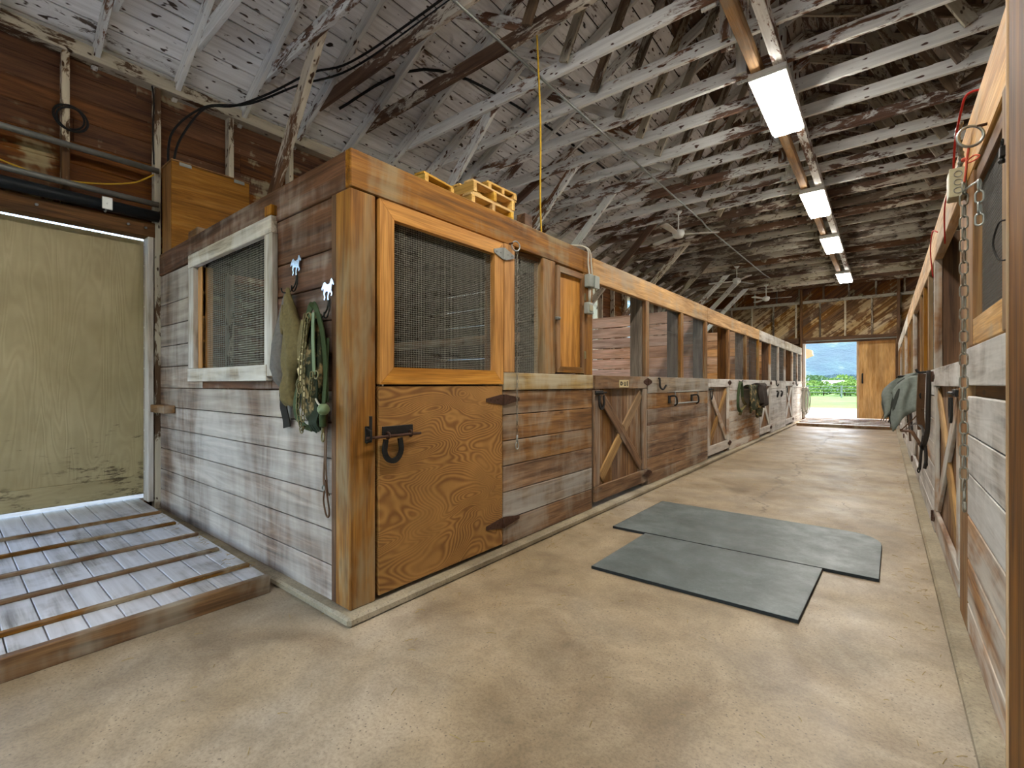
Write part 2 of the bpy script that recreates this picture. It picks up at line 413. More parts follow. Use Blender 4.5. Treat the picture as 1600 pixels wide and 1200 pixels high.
def smooth_pts(p, n=6, closed=False):
    p = [V(q) for q in p]; out = []; m = len(p)
    for i in range(m if closed else m - 1):
        if closed: a, b, c, d = p[i - 1], p[i], p[(i + 1) % m], p[(i + 2) % m]
        else: a, b, c, d = p[max(i - 1, 0)], p[i], p[i + 1], p[min(i + 2, m - 1)]
        for k in range(n):
            t = k / n; out.append(.5 * ((2 * b) + (c - a) * t + (2 * a - 5 * b + 4 * c - d) * t * t + (3 * b - a - 3 * c + d) * t ** 3))
    if not closed: out.append(p[-1])
    return out
def loft(rings, cap=True):
    n = len(rings[0]); vs_ = [tuple(p) for r in rings for p in r]; fs = []
    for i in range(len(rings) - 1):
        for k in range(n): fs.append([i * n + k, i * n + (k + 1) % n, i * n + n + (k + 1) % n, i * n + n + k])
    if cap: fs += [list(range(n))[::-1], [(len(rings) - 1) * n + k for k in range(n)]]
    return vs_, fs
def disc_ring(c, x, y, rx_, ry_=None, n=16):
    c = V(c); x = V(x); y = V(y); ry_ = rx_ if ry_ is None else ry_
    return [c + x * math.cos(2 * PI * i / n) * rx_ + y * math.sin(2 * PI * i / n) * ry_ for i in range(n)]
def torus(c, ax, ay, R, r, n=20, seg=8, Ry=None): return tube(disc_ring(c, V(ax), V(ay), R, Ry, n), r, seg, True)
def sphere(c, r, n=12, squash=1.):
    rings = []
    for i in range(1, n // 2):
        a = PI * i / (n // 2) ; rings.append(disc_ring(V(c) + V((0, 0, -math.cos(a) * r * squash)), V((1, 0, 0)), V((0, 1, 0)), math.sin(a) * r, None, n))
    return loft(rings)
def sheet(fn, nu, nv, t):
    """closed cloth sheet of thickness t over fn(u, v)"""
    P = [[V(fn(i / nu, j / nv)) for j in range(nv + 1)] for i in range(nu + 1)]
    vs_ = []; fs = []
    for s in (0, 1):
        for i in range(nu + 1):
            for j in range(nv + 1):
                du = P[min(i + 1, nu)][j] - P[max(i - 1, 0)][j]; dv = P[i][min(j + 1, nv)] - P[i][max(j - 1, 0)]
                nn = du.cross(dv); nn = nn.normalized() if nn.length > 1e-9 else V((0, 0, 1))
                vs_.append(tuple(P[i][j] + nn * (t * s)))
    K = (nu + 1) * (nv + 1); q = lambda i, j, s: s * K + i * (nv + 1) + j
    for i in range(nu):
        for j in range(nv):
            fs.append([q(i, j, 1), q(i + 1, j, 1), q(i + 1, j + 1, 1), q(i, j + 1, 1)])
            fs.append([q(i, j, 0), q(i, j + 1, 0), q(i + 1, j + 1, 0), q(i + 1, j, 0)])
    for i in range(nu):
        fs.append([q(i, 0, 0), q(i + 1, 0, 0), q(i + 1, 0, 1), q(i, 0, 1)]); fs.append([q(i, nv, 1), q(i + 1, nv, 1), q(i + 1, nv, 0), q(i, nv, 0)])
    for j in range(nv):
        fs.append([q(0, j, 1), q(0, j + 1, 1), q(0, j + 1, 0), q(0, j, 0)]); fs.append([q(nu, j, 0), q(nu, j + 1, 0), q(nu, j + 1, 1), q(nu, j, 1)])
    return vs_, fs
def link_mesh(L, w, r, mat):
    """one chain link, long axis local x"""
    pts = []; h = L / 2 - w / 2
    for i in range(7): a = -PI / 2 + PI * i / 6; pts.append((h + math.cos(a) * (w / 2 - r), math.sin(a) * (w / 2 - r), 0))
    for i in range(7): a = PI / 2 + PI * i / 6; pts.append((-h + math.cos(a) * (w / 2 - r), math.sin(a) * (w / 2 - r), 0))
    vs_, fs = tube(pts, r, 5, True)
    me = bpy.data.meshes.new('link'); me.from_pydata(vs_, [], fs); me.materials.append(M[mat])
    me.polygons.foreach_set('use_smooth', [True] * len(me.polygons)); me.update(); return me
def chain_links(parent, me, pts, pitch, side=(1, 0, 0), joined=None):
    """links placed along the polyline, every second one turned"""
    pts = [V(p) for p in pts]; d = [0]
    for a, b in zip(pts, pts[1:]): d.append(d[-1] + (b - a).length)
    n = int(d[-1] / pitch); got = []
    for i in range(n + 1):
        s = min(i * pitch, d[-1] - 1e-6); k = max(j for j in range(len(pts) - 1) if d[j] <= s)
        f = (s - d[k]) / (d[k + 1] - d[k]); p = pts[k].lerp(pts[k + 1], f); T = (pts[k + 1] - pts[k]).normalized()
        sd_ = V(side); sd_ = (sd_ - T * sd_.dot(T)).normalized()
        if i % 2: sd_ = T.cross(sd_)
        m = basis(p, T, sd_)
        if joined is not None: joined.append(m)
        else: put(bpy.data.objects.new('link', me), m, parent)
def chain_vf(me, ms):
    vs_, fs = [], []
    for m in ms:
        n = len(vs_); vs_ += [tuple(m @ v.co) for v in me.vertices]; fs += [[i + n for i in p.vertices] for p in me.polygons]
    return vs_, fs
def wires(o, x, y, w, h, sx, sy, r):
    """welded wire: (w x h) panel at o, wires spaced sx, sy"""
    o = V(o); x = V(x); y = V(y); out = []
    for i in range(int(w / sx) + 1): out.append(tube([o + x * i * sx, o + x * i * sx + y * h], r, 4, sq=True))
    for i in range(int(h / sy) + 1): out.append(tube([o + y * i * sy, o + y * i * sy + x * w], r, 4, sq=True))
    return join(*out)

# ================================================================== THE BARN SHELL
XW, XR, YB, YF, XC = -5.5, 3.6, -4.2, 18.6, -.95
RS = .5                                           # roof slope
def roofz(x): return 4.30 + RS * (4.55 - abs(x - XC))
fl = obj('floor', boxvf(-5.75, 3.85, -4.35, 18.75, -.15, 0), 'floor', origin=(0, 0, 0))
tag(fl, 'stain-marked tan concrete floor of the barn aisle', 'floor', kind='structure')

def pieces(lo, hi, holes, step, off):
    """1-D: cut [lo, hi] around holes, then into boards of about step"""
    cuts = []; a = lo
    for h0, h1 in sorted(holes):
        if h0 > a: cuts.append((a, min(h0, hi)))
        a = max(a, h1)
    if a < hi: cuts.append((a, hi))
    out = []
    for a, b in cuts:
        e = [a]; q = lo + off
        while q < b - .5:
            if q > a + .5: e.append(q)
            q += step
        e.append(b); out += list(zip(e, e[1:]))
    return out
LWIN = [(5.2, 6.4), (9.0, 10.2), (11.9, 13.1), (15.3, 16.5)]
RWIN = [(2.6, 3.8), (5.2, 6.4), (8.9, 10.1), (12.5, 13.7), (16.0, 17.2)]
def side_wall(name, X, sg, door, wins, wz, label):
    wl = empty(name, (X, (YB + YF) / 2, 0)); tag(wl, label, 'wall', kind='structure')
    xo = X + sg * .11
    for r in range(21):
        z0 = r * .2; z1 = z0 + .2; holes = []
        if door and z0 < 2.65: holes.append(door)
        if z1 > wz[0] and z0 < wz[1]: holes += wins
        for a, b in pieces(YB, YF, holes, 3.66, (r * 1.37) % 3.66):
            ab('plank', xo, xo + sg * .03, a, b, z0, z1, 'wall_brown', wl, 'y', .007)
    y = .705 - .65 * 7
    while y < YF - .1:
        z0 = 0.
        if door and door[0] - .05 < y < door[1]: z0 = 2.82
        if not any(a - .06 < y < b + .02 for a, b in wins):
            ab('stud', X, X + sg * .105, y, y + .05, z0, 4.12, 'stud', wl, 'z')
        y += .65
    ab('wall_plate', X - sg * .02, X + sg * .13, YB, YF, 4.12, 4.24, 'stud', wl, 'y')
    for a, b in wins:
        ab('window_frame', X - sg * .01, X + sg * .15, a - .05, a, wz[0] - .05, wz[1] + .05, 'stud', wl, 'z')
        ab('window_frame', X - sg * .01, X + sg * .15, b, b + .05, wz[0] - .05, wz[1] + .05, 'stud', wl, 'z')
        ab('window_frame', X - sg * .01, X + sg * .15, a, b, wz[0] - .05, wz[0], 'stud', wl, 'y')
        ab('window_frame', X - sg * .01, X + sg * .15, a, b, wz[1], wz[1] + .05, 'stud', wl, 'y')
    return wl
wl = side_wall('wall_left', XW, -1, (-3.6, 1.30), LWIN, (1.5, 3.6), 'brown plank wall with white flaked studs on the left')  # doorway widened out of view and windows deepened to let in more daylight
ab('door_header', XW - .15, XW - .0, -3.75, 1.36, 2.66, 2.80, 'dark_post', wl, 'y')
ab('door_jamb', XW - .15, XW + .01, 1.30, 1.345, .12, 2.66, 'grey_frame', wl, 'z')
ab('door_jamb', XW - .15, XW + .01, -3.66, -3.6, .12, 2.66, 'grey_frame', wl, 'z')
side_wall('wall_right', XR, 1, None, RWIN, (1.5, 2.6), 'brown plank wall behind the right hand stalls')

def clip(poly, conv):
    """Sutherland-Hodgman: poly by a convex counter-clockwise polygon"""
    for i in range(len(conv)):
        a, b = conv[i], conv[(i + 1) % len(conv)]; out = []
        side = lambda p: (b[0] - a[0]) * (p[1] - a[1]) - (b[1] - a[1]) * (p[0] - a[0])
        for j in range(len(poly)):
            p, q = poly[j - 1], poly[j]; sp, sq = side(p), side(q)
            if (sp >= 0) != (sq >= 0): t = sp / (sp - sq); out.append((p[0] + (q[0] - p[0]) * t, p[1] + (q[1] - p[1]) * t))
            if sq >= 0: out.append(q)
        poly = out
        if len(poly) < 3: return []
    return poly
def end_wall(name, Y, sg, label, ox=(-2.12, .25)):
    wf = empty(name, (XC, Y, 0)); tag(wf, label, 'wall', kind='structure')
    for r in range(14):
        z0 = r * .2; z1 = min(z0 + .2, 2.64)
        if z0 >= 2.62: break
        for a, b in ((XW - .1, ox[0]), (ox[1], XR + .1)):
            ab('plank', a, b, Y + sg * .08, Y + sg * .11, z0, z1, 'wall_brown', wf, 'x', .007)
    ab('door_header', XW, XR, Y, Y + sg * .14 if sg > 0 else Y, 2.62, 2.82, 'dark_post', wf, 'x') if sg > 0 else ab('door_header', XW, XR, Y - .14, Y, 2.62, 2.82, 'dark_post', wf, 'x')
    regions = [[(XW - .12, 2.82), (XR + .12, 2.82), (XR + .12, 4.02), (XW - .12, 4.02)],
               [(XW - .12, 4.02), (XR + .12, 4.02), (XR + .12, 4.25), (XC, 6.57), (XW - .12, 4.25)]]
    ang = math.radians(38); dx, dz = math.cos(ang), math.sin(ang); nx, nz = -dz, dx
    for ri, reg in enumerate(regions):
        s = -8.
        while s < 9.:
            w = .2
            q = [(XC + nx * s - dx * 9, 3.4 + nz * s - dz * 9), (XC + nx * s + dx * 9, 3.4 + nz * s + dz * 9),
                 (XC + nx * (s + w) + dx * 9, 3.4 + nz * (s + w) + dz * 9), (XC + nx * (s + w) - dx * 9, 3.4 + nz * (s + w) - dz * 9)]
            c = clip(q, reg)
            if c:
                cx = sum(p[0] for p in c) / len(c); cz = sum(p[1] for p in c) / len(c)
                o = V((cx, Y + sg * .11, cz)); X_ = V((dx, 0, dz)); Y_ = V((nx, 0, nz))
                pts = [((p[0] - cx) * dx + (p[1] - cz) * dz, (p[0] - cx) * nx + (p[1] - cz) * nz) for p in c]
                m = basis(o, X_, Y_); off = random.uniform(0, .008)
                obj('plank', prism(pts, o + V((0, sg * off, 0)), X_, Y_, .025), 'diag' if ri == 0 else 'wall_brown', wf, m=m)
            s += w
    ab('girt', XW, XR, min(Y, Y + sg * .1), max(Y, Y + sg * .1), 3.98, 4.07, 'truss_dim', wf, 'x')
    for i in range(13):
        x = XW + .32 + i * .69
        ab('stud', x, x + .05, min(Y + sg * .02, Y + sg * .1), max(Y + sg * .02, Y + sg * .1), 2.82, 3.98, 'truss_dim' if i % 2 else 'stud', wf, 'z')
        ab('stud', x + .1, x + .15, min(Y + sg * .02, Y + sg * .1), max(Y + sg * .02, Y + sg * .1), 4.07, roofz(x) - .12, 'truss_dim', wf, 'z')
    return wf
wf = end_wall('wall_far', YF, 1, 'far end wall of diagonal boards above the open doorway')
ab('door_jamb', -2.2, -2.12, YF - .02, YF + .16, .1, 2.62, 'grey_frame', wf, 'z'); ab('door_jamb', .25, .31, YF - .02, YF + .16, .1, 2.62, 'dark_post', wf, 'z')
ab('post', -2.27, -2.19, YF - .1, YF - .02, 0., 4.5, 'dark_post', wf, 'z'); ab('post', .28, .36, YF - .1, YF - .02, 2.5, 4.5, 'dark_post', wf, 'z')
obj('header_rail', tube([(-2.1, YF - .03, 2.69), (.5, YF - .03, 2.69)], .018, 8), 'dull_metal', wf)
end_wall('wall_back', YB, -1, 'rear end wall of the barn behind the aisle', (-4.7, 2.6))  # rear opening is unseen, made wide to bring in more daylight

# ---- roof: outer deck, then the boards under it
def slab(x0, x1, lift, t):
    a = [(x0, roofz(x0) + lift), (x1, roofz(x1) + lift), (x1, roofz(x1) + lift + t), (x0, roofz(x0) + lift + t)]
    return prism(a, (0, YF + .5, 0), (1, 0, 0), (0, 0, 1), YF - YB + 1.0)
ce = obj('ceiling', join(slab(XW - .6, XC, .045, .05), slab(XC, XR + .6, .045, .05)), 'darkened', origin=(XC, 7, 4.3))
tag(ce, 'gable roof of white painted boards above the aisle', 'ceiling', kind='structure')
sl = math.hypot(1, RS); cw = .205
for sd_ in (-1, 1):
    dirx = V((sd_, 0, -RS)).normalized()             # down the slope
    nrow = int((4.55 + .5) * sl / cw)
    for r in range(nrow):
        c = V((XC, 0, roofz(XC) + .022)) + dirx * (cw * (r + .5))
        e = [YB - .4]; q = YB + (r * 2.33) % 4.9
        while q < YF - .3: e.append(q); q += 4.9
        e.append(YF + .4)
        for a, b in zip(e, e[1:]):
            if b - a < .1: continue
            mat = 'roof_white' if sd_ < 0 and (a + b) / 2 < 12 and r > 6 else ('roof_brown' if random.random() < .75 or sd_ > 0 else 'roof_white')
            plank('plank', (c.x, a + .002, c.z), (c.x, b - .002, c.z), cw - .012, .026, dirx, mat, ce, .003)

# ---- trusses
ZC = 4.40                                            # underside of the ties
braces = {1: 1, 4: 1, 7: 1, 9: 1, 12: 1, 15: 1, 18: 1, 21: 1, 23: 1, 25: 1}
TY = [1.54 + .61 * i for i in range(-9, 28)]
for i, y in enumerate(TY):
    k = i - 9; far = y > 9
    tr = empty('roof_truss', (XC, y, ZC))
    ORD = 'first second third fourth fifth sixth seventh eighth ninth tenth eleventh twelfth thirteenth fourteenth fifteenth sixteenth seventeenth eighteenth nineteenth twentieth'.split()
    nf = len(TY) - 1 - i
    od = ORD[nf] if nf < 20 else ('twenty-' + ORD[nf - 20] if nf < 29 else ('thirtieth' if nf == 29 else 'thirty-' + ORD[nf - 30]))
    tag(tr, f'{od} roof truss counting from the far end wall, flaking white timber', 'truss', 'roof trusses along the barn')
    main = 'truss_dim' if far else 'truss'
    rb = roofz(XC) - .075
    for s in (-1, 1):
        xe = XC + s * 5.0
        mr = main if s < 0 else 'truss_dim'
        plank('rafter', (xe, y, roofz(xe) - .075), (XC, y, rb), .13, .045, (s * RS, 0, 1), mr, tr)
        xa = XC + s * 1.5; xb = XC + s * 2.65
        plank('web', (xa, y + .045, ZC + .05), (xb, y + .045, roofz(xb) - .06), .1, .04, (1, 0, .3), main if s < 0 else 'truss_dim', tr)
        xb = XC + s * .75
        plank('web', (xa + s * .05, y - .045, ZC + .05), (xb, y - .045, roofz(xb) - .06), .1, .04, (1, 0, .3), 'truss_dim', tr)
    mt = 'truss_brown' if (k in (2, 3, 13, 20) or (far and random.random() < .2)) else main
    plank('tie_beam', (-5.1, y + .045, ZC + .07), (XC + 4.15, y + .045, ZC + .07), .14, .045, (0, 0, 1), mt, tr)
    plank('king_post', (XC - .2, y, ZC + .03), (XC - .2, y, roofz(XC - .2) - .1), .1, .04, (1, 0, 0), main, tr)
    plank('gusset', (XC - .2, y + .085, ZC - .02), (XC - .2, y + .085, ZC + .28), .12, .025, (1, 0, 0), main, tr)
    if k in braces:
        mb = {1: 'truss_brown', 12: 'truss_brown', 15: 'truss_brown', 18: 'truss_dim'}.get(k, 'truss')
        if k == 1: plank('knee_brace', (-5.47, y + .1, 2.62), (-3.95, y + .1, 4.66), .15, .06, (1, 0, -.8), mb, tr)
        else: plank('knee_brace', (-5.47, y + .1, 2.52), (-3.5, y + .1, 4.50), .13, .05, (1, 0, -1), mb, tr)
    if k in (2, 6, 10, 14, 18, 22) : plank('knee_brace', (XR - .03, y + .1, 2.52), (1.65, y + .1, 4.50), .12, .05, (1, 0, 1), 'truss_dim', tr)

# ---- kerbs
kb = obj('trim_1', join(boxvf(-2.32, -2.13, 1.335, 18.5, 0, .05, .012), boxvf(-5.5, -2.135, 1.33, 1.45, 0, .048, .012)), 'kerb', origin=(-2.2, 9, 0))
tag(kb, 'low concrete kerb under the left hand stalls', 'kerb', kind='structure')
kb = obj('trim_2', join(boxvf(.235, .42, 2.06, 6.95, 0, .05, .012), boxvf(.23, .42, 6.96, 18.5, 0, .046, .012), boxvf(.238, .42, -1., 2.055, 0, .046, .012)), 'kerb', origin=(.3, 9, 0))
tag(kb, 'low concrete kerb under the right hand stalls', 'kerb', kind='structure')

# ---- doors
d1 = obj('door_1', boxvf(XW - .215, XW - .175, .02, 1.42, .175, 2.652), 'cream_door',
         m=basis((XW - .195, .55, 1.4), (0, 0, 1), (0, 1, 0)))
tag(d1, 'cream painted plywood sliding door at the left', 'door', kind='structure')
ab('bottom_rail', XW - .178, XW - .163, .02, 1.415, .18, .36, 'cream_door', d1, 'y')
ab('edge_trim', XW - .178, XW - .165, 1.345, 1.40, .36, 2.63, 'grey_frame', d1, 'z')
d2 = obj('door_2', boxvf(-.72, .42, YF + .17, YF + .21, .14, 2.64), 'far_ply', m=basis((-.15, YF + .19, 1.4), (0, 0, 1), (1, 0, 0)))
tag(d2, 'tan plywood sliding door half closing the far doorway', 'door', kind='structure')
obj('door_handle', tube([(-.57, YF + .17, 1.58), (-.57, YF + .11, 1.56), (-.57, YF + .11, 1.30), (-.57, YF + .17, 1.28)], .022, 8), 'iron', d2)
ab('edge_trim', -.72, -.66, YF + .155, YF + .17, .14, 2.64, 'far_ply', d2, 'z')

# ---- ground outside
def grass():
    k = NT('field_grass'); w = k.coords('World'); n = k.noise(w, .25, 6, .6); f = k.noise(w, 7, 5, .7)
    c = k.ramp(n, [(.3, lin('3f6426')), (.7, lin('5d8a38'))]); c = k.mix(.5, c, k.ramp(f, [(.3, (.6, .62, .5, 1)), (.65, (1.1, 1.1, 1.1, 1))]), 'MULTIPLY')
    k.bump(f, .6, .05); return k.done(c, .9)
M['grass'] = grass()
M['gravel'] = plain('pale_gravel', 'a39f96', .9, 0, .25, 9, .5)
GZ = .12
g = obj('ground', join(boxvf(-900, -12, -600, 900, -.3, GZ), boxvf(12, 900, -600, 900, -.3, GZ), boxvf(-12, 12, 26.5, 900, -.3, GZ), boxvf(-12, 12, -600, -20, -.3, GZ)), 'grass', origin=(0, 0, 0))
tag(g, 'green field outside the barn', 'field', kind='structure')
g = obj('gravel_yard', join(boxvf(-12, -5.76, -20, 26.5, -.3, GZ), boxvf(3.86, 12, -20, 26.5, -.3, GZ), boxvf(-5.76, 3.86, 18.76, 26.5, -.3, GZ), boxvf(-5.76, 3.86, -20, -4.36, -.3, GZ)), 'gravel', origin=(0, 22, 0))
tag(g, 'pale gravel yard around the barn', 'yard', kind='structure')

# ================================================================== RAMPS
rp = empty('wooden_ramp', (-4.2, -.5, 0)); tag(rp, 'worn grey board ramp with brown cleats at the cream door', 'ramp')
y = 1.27
while y > -3.5:
    w = random.uniform(.125, .15)
    plank('plank', (-2.92, y - w / 2, .085), (-5.7, y - w / 2, .125), w - .005, .03, (0, 1, 0), 'ramp', rp, .003); y -= w
ab('front_board', -2.925, -2.875, -3.5, 1.275, .0, .103, 'cleat', rp, 'y')
for j, x in enumerate((-3.13, -3.57, -4.02, -4.46, -4.91)):
    z = .1 + (-2.92 - x) / 2.78 * .04
    ab('cleat', x - .018, x + .018, -3.48, 1.255 - .02 * (j % 2), z, z + .022, 'cleat', rp, 'y')
rf = empty('wooden_ramp', (-1, 17.4, 0)); tag(rf, 'pale slatted board ramp in the far doorway', 'ramp')
x = -2.08
while x < .2:
    plank('plank', (x + .09, 16.32, .06), (x + .09, YF + .16, .115), .175, .03, (1, 0, 0), 'ramp', rf, .003); x += .18
ab('front_board', -2.08, .22, 16.27, 16.32, 0, .08, 'cleat', rf, 'x')
for y in (16.75, 17.2, 17.65, 18.1): 
    z = .075 + (y - 16.32) / 2.44 * .055
    ab('cleat', -2.06, .2, y - .02, y + .02, z, z + .022, 'cleat', rf, 'x')

# ================================================================== STALLS
def seq(parent, name, lst, x0, x1, y0, y1, mats, gap=.006, axis='y'):
    for j, (a, b) in enumerate(zip(lst, lst[1:])):
        ab(name, x0, x1, y0, y1, a + gap / 2, b - gap / 2, mats[j % len(mats)] if isinstance(mats, list) else mats, parent, axis)

def strap_hinge(parent, X, out, y, z, L, h, mat, name='hinge'):
    """two tapered leaves and a knuckle; out = direction the face looks along x"""
    pts = [(-L, -.012), (-L * .15, -h / 2), (L * .15, -h / 2), (L, -.012), (L, .012), (L * .15, h / 2), (-L * .15, h / 2), (-L, .012)]
    leaf = prism(pts, (X, y, z), (0, out, 0), (0, 0, 1), .005)
    kn = tube([(X + out * .006, y, z - h / 2), (X + out * .006, y, z + h / 2)], .009, 8)
    sc_ = [sphere((X + out * .006, y + s * L * q, z), .006, 6) for s in (-1, 1) for q in (.35, .75)]
    return obj(name, join(leaf, kn, *sc_), mat, parent)
def horseshoe_vf(c, u, v, n, w, h, t):
    """open U with its ends up: u across, v up, n out of the wall"""
    c = V(c); u = V(u); v = V(v); n = V(n); pts = []
    for i in range(15):
        a = PI * 1.0 * i / 14; pts.append(c + u * (-math.cos(a)) * w / 2 + v * (-math.sin(a) * h * .55))
    pts = [c - u * w * .42 + v * h * .45] + pts + [c + u * w * .42 + v * h * .45]
    return strap(pts, t * 2.2, t, [u * math.cos(PI * i / (len(pts) - 1)) * 1.0 + v * math.sin(PI * i / (len(pts) - 1)) * .999 for i in range(len(pts))])

# ---------- enclosed corner stall
bs = empty('corner_stall', (-3.8, 2.7, 0)); tag(bs, 'enclosed corner stall with orange framed screen above a plywood half door', 'stall')
FX = -2.2
ab('corner_post', FX - .14, FX, 1.383, 1.541, .05, 2.29, 'gold', bs, 'z', .006)
ab('top_beam', FX - .05, FX + .004, 1.383, 3.978, 2.292, 2.5, 'gold', bs, 'y', .006)
ab('top_beam', -5.47, FX - .052, 1.383, 1.433, 2.29, 2.498, 'box_side_dark', bs, 'x', .006)
ab('corner_trim', FX - .19, FX - .143, 1.386, 1.42, .05, 2.29, 'dark_post', bs, 'z')
zb = [.045, .242, .435, .637, .835, 1.035, 1.213, 1.41, 1.605, 1.80, 2.0, 2.287]
wx0, wx1, wz0, wz1 = -4.36, -3.12, 1.355, 2.245
for a, b in zip(zb, zb[1:]):
    a += .003; b -= .003; m1 = 'box_side' if b < 1.3 else 'box_side_dark'
    if b > wz0 and a < wz1:
        ab('board', -5.47, wx0, 1.392, 1.42, a, b, 'box_side', bs, 'x')
        ab('board', wx1, FX - .19, 1.392, 1.42, a, b, 'box_side_dark', bs, 'x')
        if a < wz0: ab('board', wx0 + .004, wx1 - .004, 1.392, 1.42, a, wz0, m1, bs, 'x')
        if b > wz1: ab('board', wx0 + .004, wx1 - .004, 1.392, 1.42, wz1, b, m1, bs, 'x')
    else: ab('board', -5.47, FX - .19, 1.392, 1.42, a, b, m1, bs, 'x')
# side window: silver frame, brown reveal, wire
wn = empty('screen_window', (-3.75, 1.38, 1.3), bs)
def mitre(parent, name, mats, rect, w, o, X_, Y_, t):
    a0, a1, b0, b1 = rect; o = V(o); X_ = V(X_); Y_ = V(Y_)
    P = [[(a0, b0), (a1, b0), (a1 - w, b0 + w), (a0 + w, b0 + w)], [(a1, b1), (a0, b1), (a0 + w, b1 - w), (a1 - w, b1 - w)],
         [(a0, b1), (a0, b0), (a0 + w, b0 + w), (a0 + w, b1 - w)], [(a1, b0), (a1, b1), (a1 - w, b1 - w), (a1 - w, b0 + w)]]
    for j, p in enumerate(P):
        c = (sum(q[0] for q in p) / 4, sum(q[1] for q in p) / 4)
        gx = X_ if j < 2 else Y_; gy = Y_ if j < 2 else -X_
        oo = o + X_ * c[0] + Y_ * c[1]
        pts = [((q[0] - c[0]), (q[1] - c[1])) for q in p] if j < 2 else [((q[1] - c[1]), -(q[0] - c[0])) for q in p]
        pts = [(s * .998, r * .998) for s, r in pts]
        obj(name, prism(pts, oo, gx, gy, t), mats, parent, m=basis(oo, gx, gy))
ab('frame_rail', -4.56, -3.04, 1.35, 1.391, 2.215, 2.325, 'grey_frame', wn, 'x')
ab('frame_rail', -4.56, -3.10, 1.345, 1.391, 1.27, 1.375, 'grey_frame', wn, 'x')
ab('frame_stile', -4.56, -4.44, 1.35, 1.391, 1.378, 2.212, 'grey_frame', wn, 'z')
ab('frame_stile', -3.14, -3.03, 1.352, 1.391, 1.30, 2.213, 'grey_frame', wn, 'z')
ab('reveal', -4.44, -4.36, 1.385, 1.47, 1.378, 2.212, 'orange', wn, 'z')
ab('stile_cap', -3.12, -3.03, 1.345, 1.39, 2.327, 2.39, 'gold', wn, 'z')
obj('wire_mesh', wires((-4.36, 1.43, 1.36), (1, 0, 0), (0, 0, 1), 1.23, .88, .02, .0165, .0009), 'wire', wn)['kind'] = 'stuff'
bk = ab('door_bar_block', -5.42, -5.02, 1.30, 1.388, .985, 1.055, 'panel_brown', bs, 'x')
# screen door (upper leaf)
ud = empty('screen_door', (FX, 2.1, 1.25), bs)
mitre(ud, 'frame', 'orange', (1.557, 2.628, 1.248, 2.282), .098, (FX - .03, 0, 0), (0, 1, 0), (0, 0, 1), .045)
obj('wire_mesh', wires((FX - .02, 1.655, 1.345), (0, 1, 0), (0, 0, 1), .875, .84, .0127, .0127, .0006), 'wire', ud)['kind'] = 'stuff'
strap_hinge(ud, FX + .016, 1, 2.634, 2.205, .115, .085, 'metal')
# plywood half door
ld = empty('half_door', (FX, 2.1, .1), bs)
obj('panel', boxvf(FX - .03, FX + .008, 1.557, 2.626, .075, 1.238), 'plywood', ld, m=basis((FX, 2.1, .65), (0, 1, 0), (0, 0, 1)))
for z in (1.135, .232): strap_hinge(ld, FX + .008, 1, 2.634, z, .19, .075, 'rust')
obj('bolt_plate', boxvf(FX + .008, FX + .016, 1.575, 1.79, .962, 1.012), 'iron', ld)
obj('bolt', join(tube([(FX + .035, 1.46, .958), (FX + .035, 1.83, .958)], .008, 8), tube(disc_ring((FX + .03, 1.6, .962), V((1, 0, 0)), V((0, 0, 1)), .017, None, 10), .006, 5, True), tube(disc_ring((FX + .03, 1.76, .962), V((1, 0, 0)), V((0, 0, 1)), .017, None, 10), .006, 5, True)), 'rust', ld, True)
obj('horseshoe', horseshoe_vf((FX + .03, 1.635, .885), (0, 1, 0), (0, 0, 1), (1, 0, 0), .115, .125, .013), 'iron', ld)
obj('keeper', join(boxvf(FX, FX + .008, 1.47, 1.515, .93, 1.02), tube([(FX + .006, 1.478, .93), (FX + .05, 1.478, .95), (FX + .05, 1.478, .995), (FX + .006, 1.478, 1.01)], .006, 6), tube([(FX + .02, 1.495, 1.0), (FX + .02, 1.495, 1.075)], .009, 6)), 'iron', bs)
# rest of the front
ab('door_post', FX - .09, FX + .012, 2.642, 2.768, 1.337, 2.29, 'orange', bs, 'z')
ab('post', FX - .09, FX + .004, 3.15, 3.335, 1.337, 2.29, 'gold', bs, 'z')
ab('post', FX - .09, FX + .004, 3.815, 3.98, 1.337, 2.29, 'gold', bs, 'z')
ab('reveal', FX - .09, FX - .03, 2.77, 3.148, 2.255, 2.29, 'dark_post', bs, 'y')
obj('wire_mesh', wires((FX - .045, 2.77, 1.34), (0, 1, 0), (0, 0, 1), .378, .92, .0127, .0127, .0007), 'wire', bs)['kind'] = 'stuff'
hd = empty('hatch_door', (FX, 3.57, 1.34), bs)
mitre(hd, 'frame', 'gold', (3.345, 3.808, 1.35, 2.27), .052, (FX - .005, 0, 0), (0, 1, 0), (0, 0, 1), .02)
obj('panel', boxvf(FX - .03, FX - .008, 3.35, 3.80, 1.355, 2.265), 'orange', hd, m=basis((FX, 3.57, 1.8), (0, 0, 1), (0, 1, 0)))
for z in (1.52, 2.06): obj('hinge', boxvf(FX + .004, FX + .018, 3.80, 3.835, z - .035, z + .035), 'brass', hd)
obj('knob', join(boxvf(FX + .004, FX + .03, 3.325, 3.37, 1.80, 1.825), sphere((FX + .035, 3.35, 1.812), .014, 8)), 'dull_metal', hd)
ab('sill', FX - .05, FX + .012, 2.64, 3.978, 1.205, 1.335, 'sill', bs, 'y')
seq(bs, 'board', [.05, .242, .445, .64, .826, 1.02, 1.203], FX - .03, FX, 2.64, 3.978, ['panel_brown', 'panel_grey', 'panel_brown', 'panel_brown', 'panel_brown', 'panel_brown'])
ab('post', FX - .13, FX - .035, 2.58, 2.70, .05, 2.29, 'dark_post', bs, 'z'); ab('post', FX - .13, FX - .035, 3.88, 3.975, .05, 2.29, 'dark_post', bs, 'z')
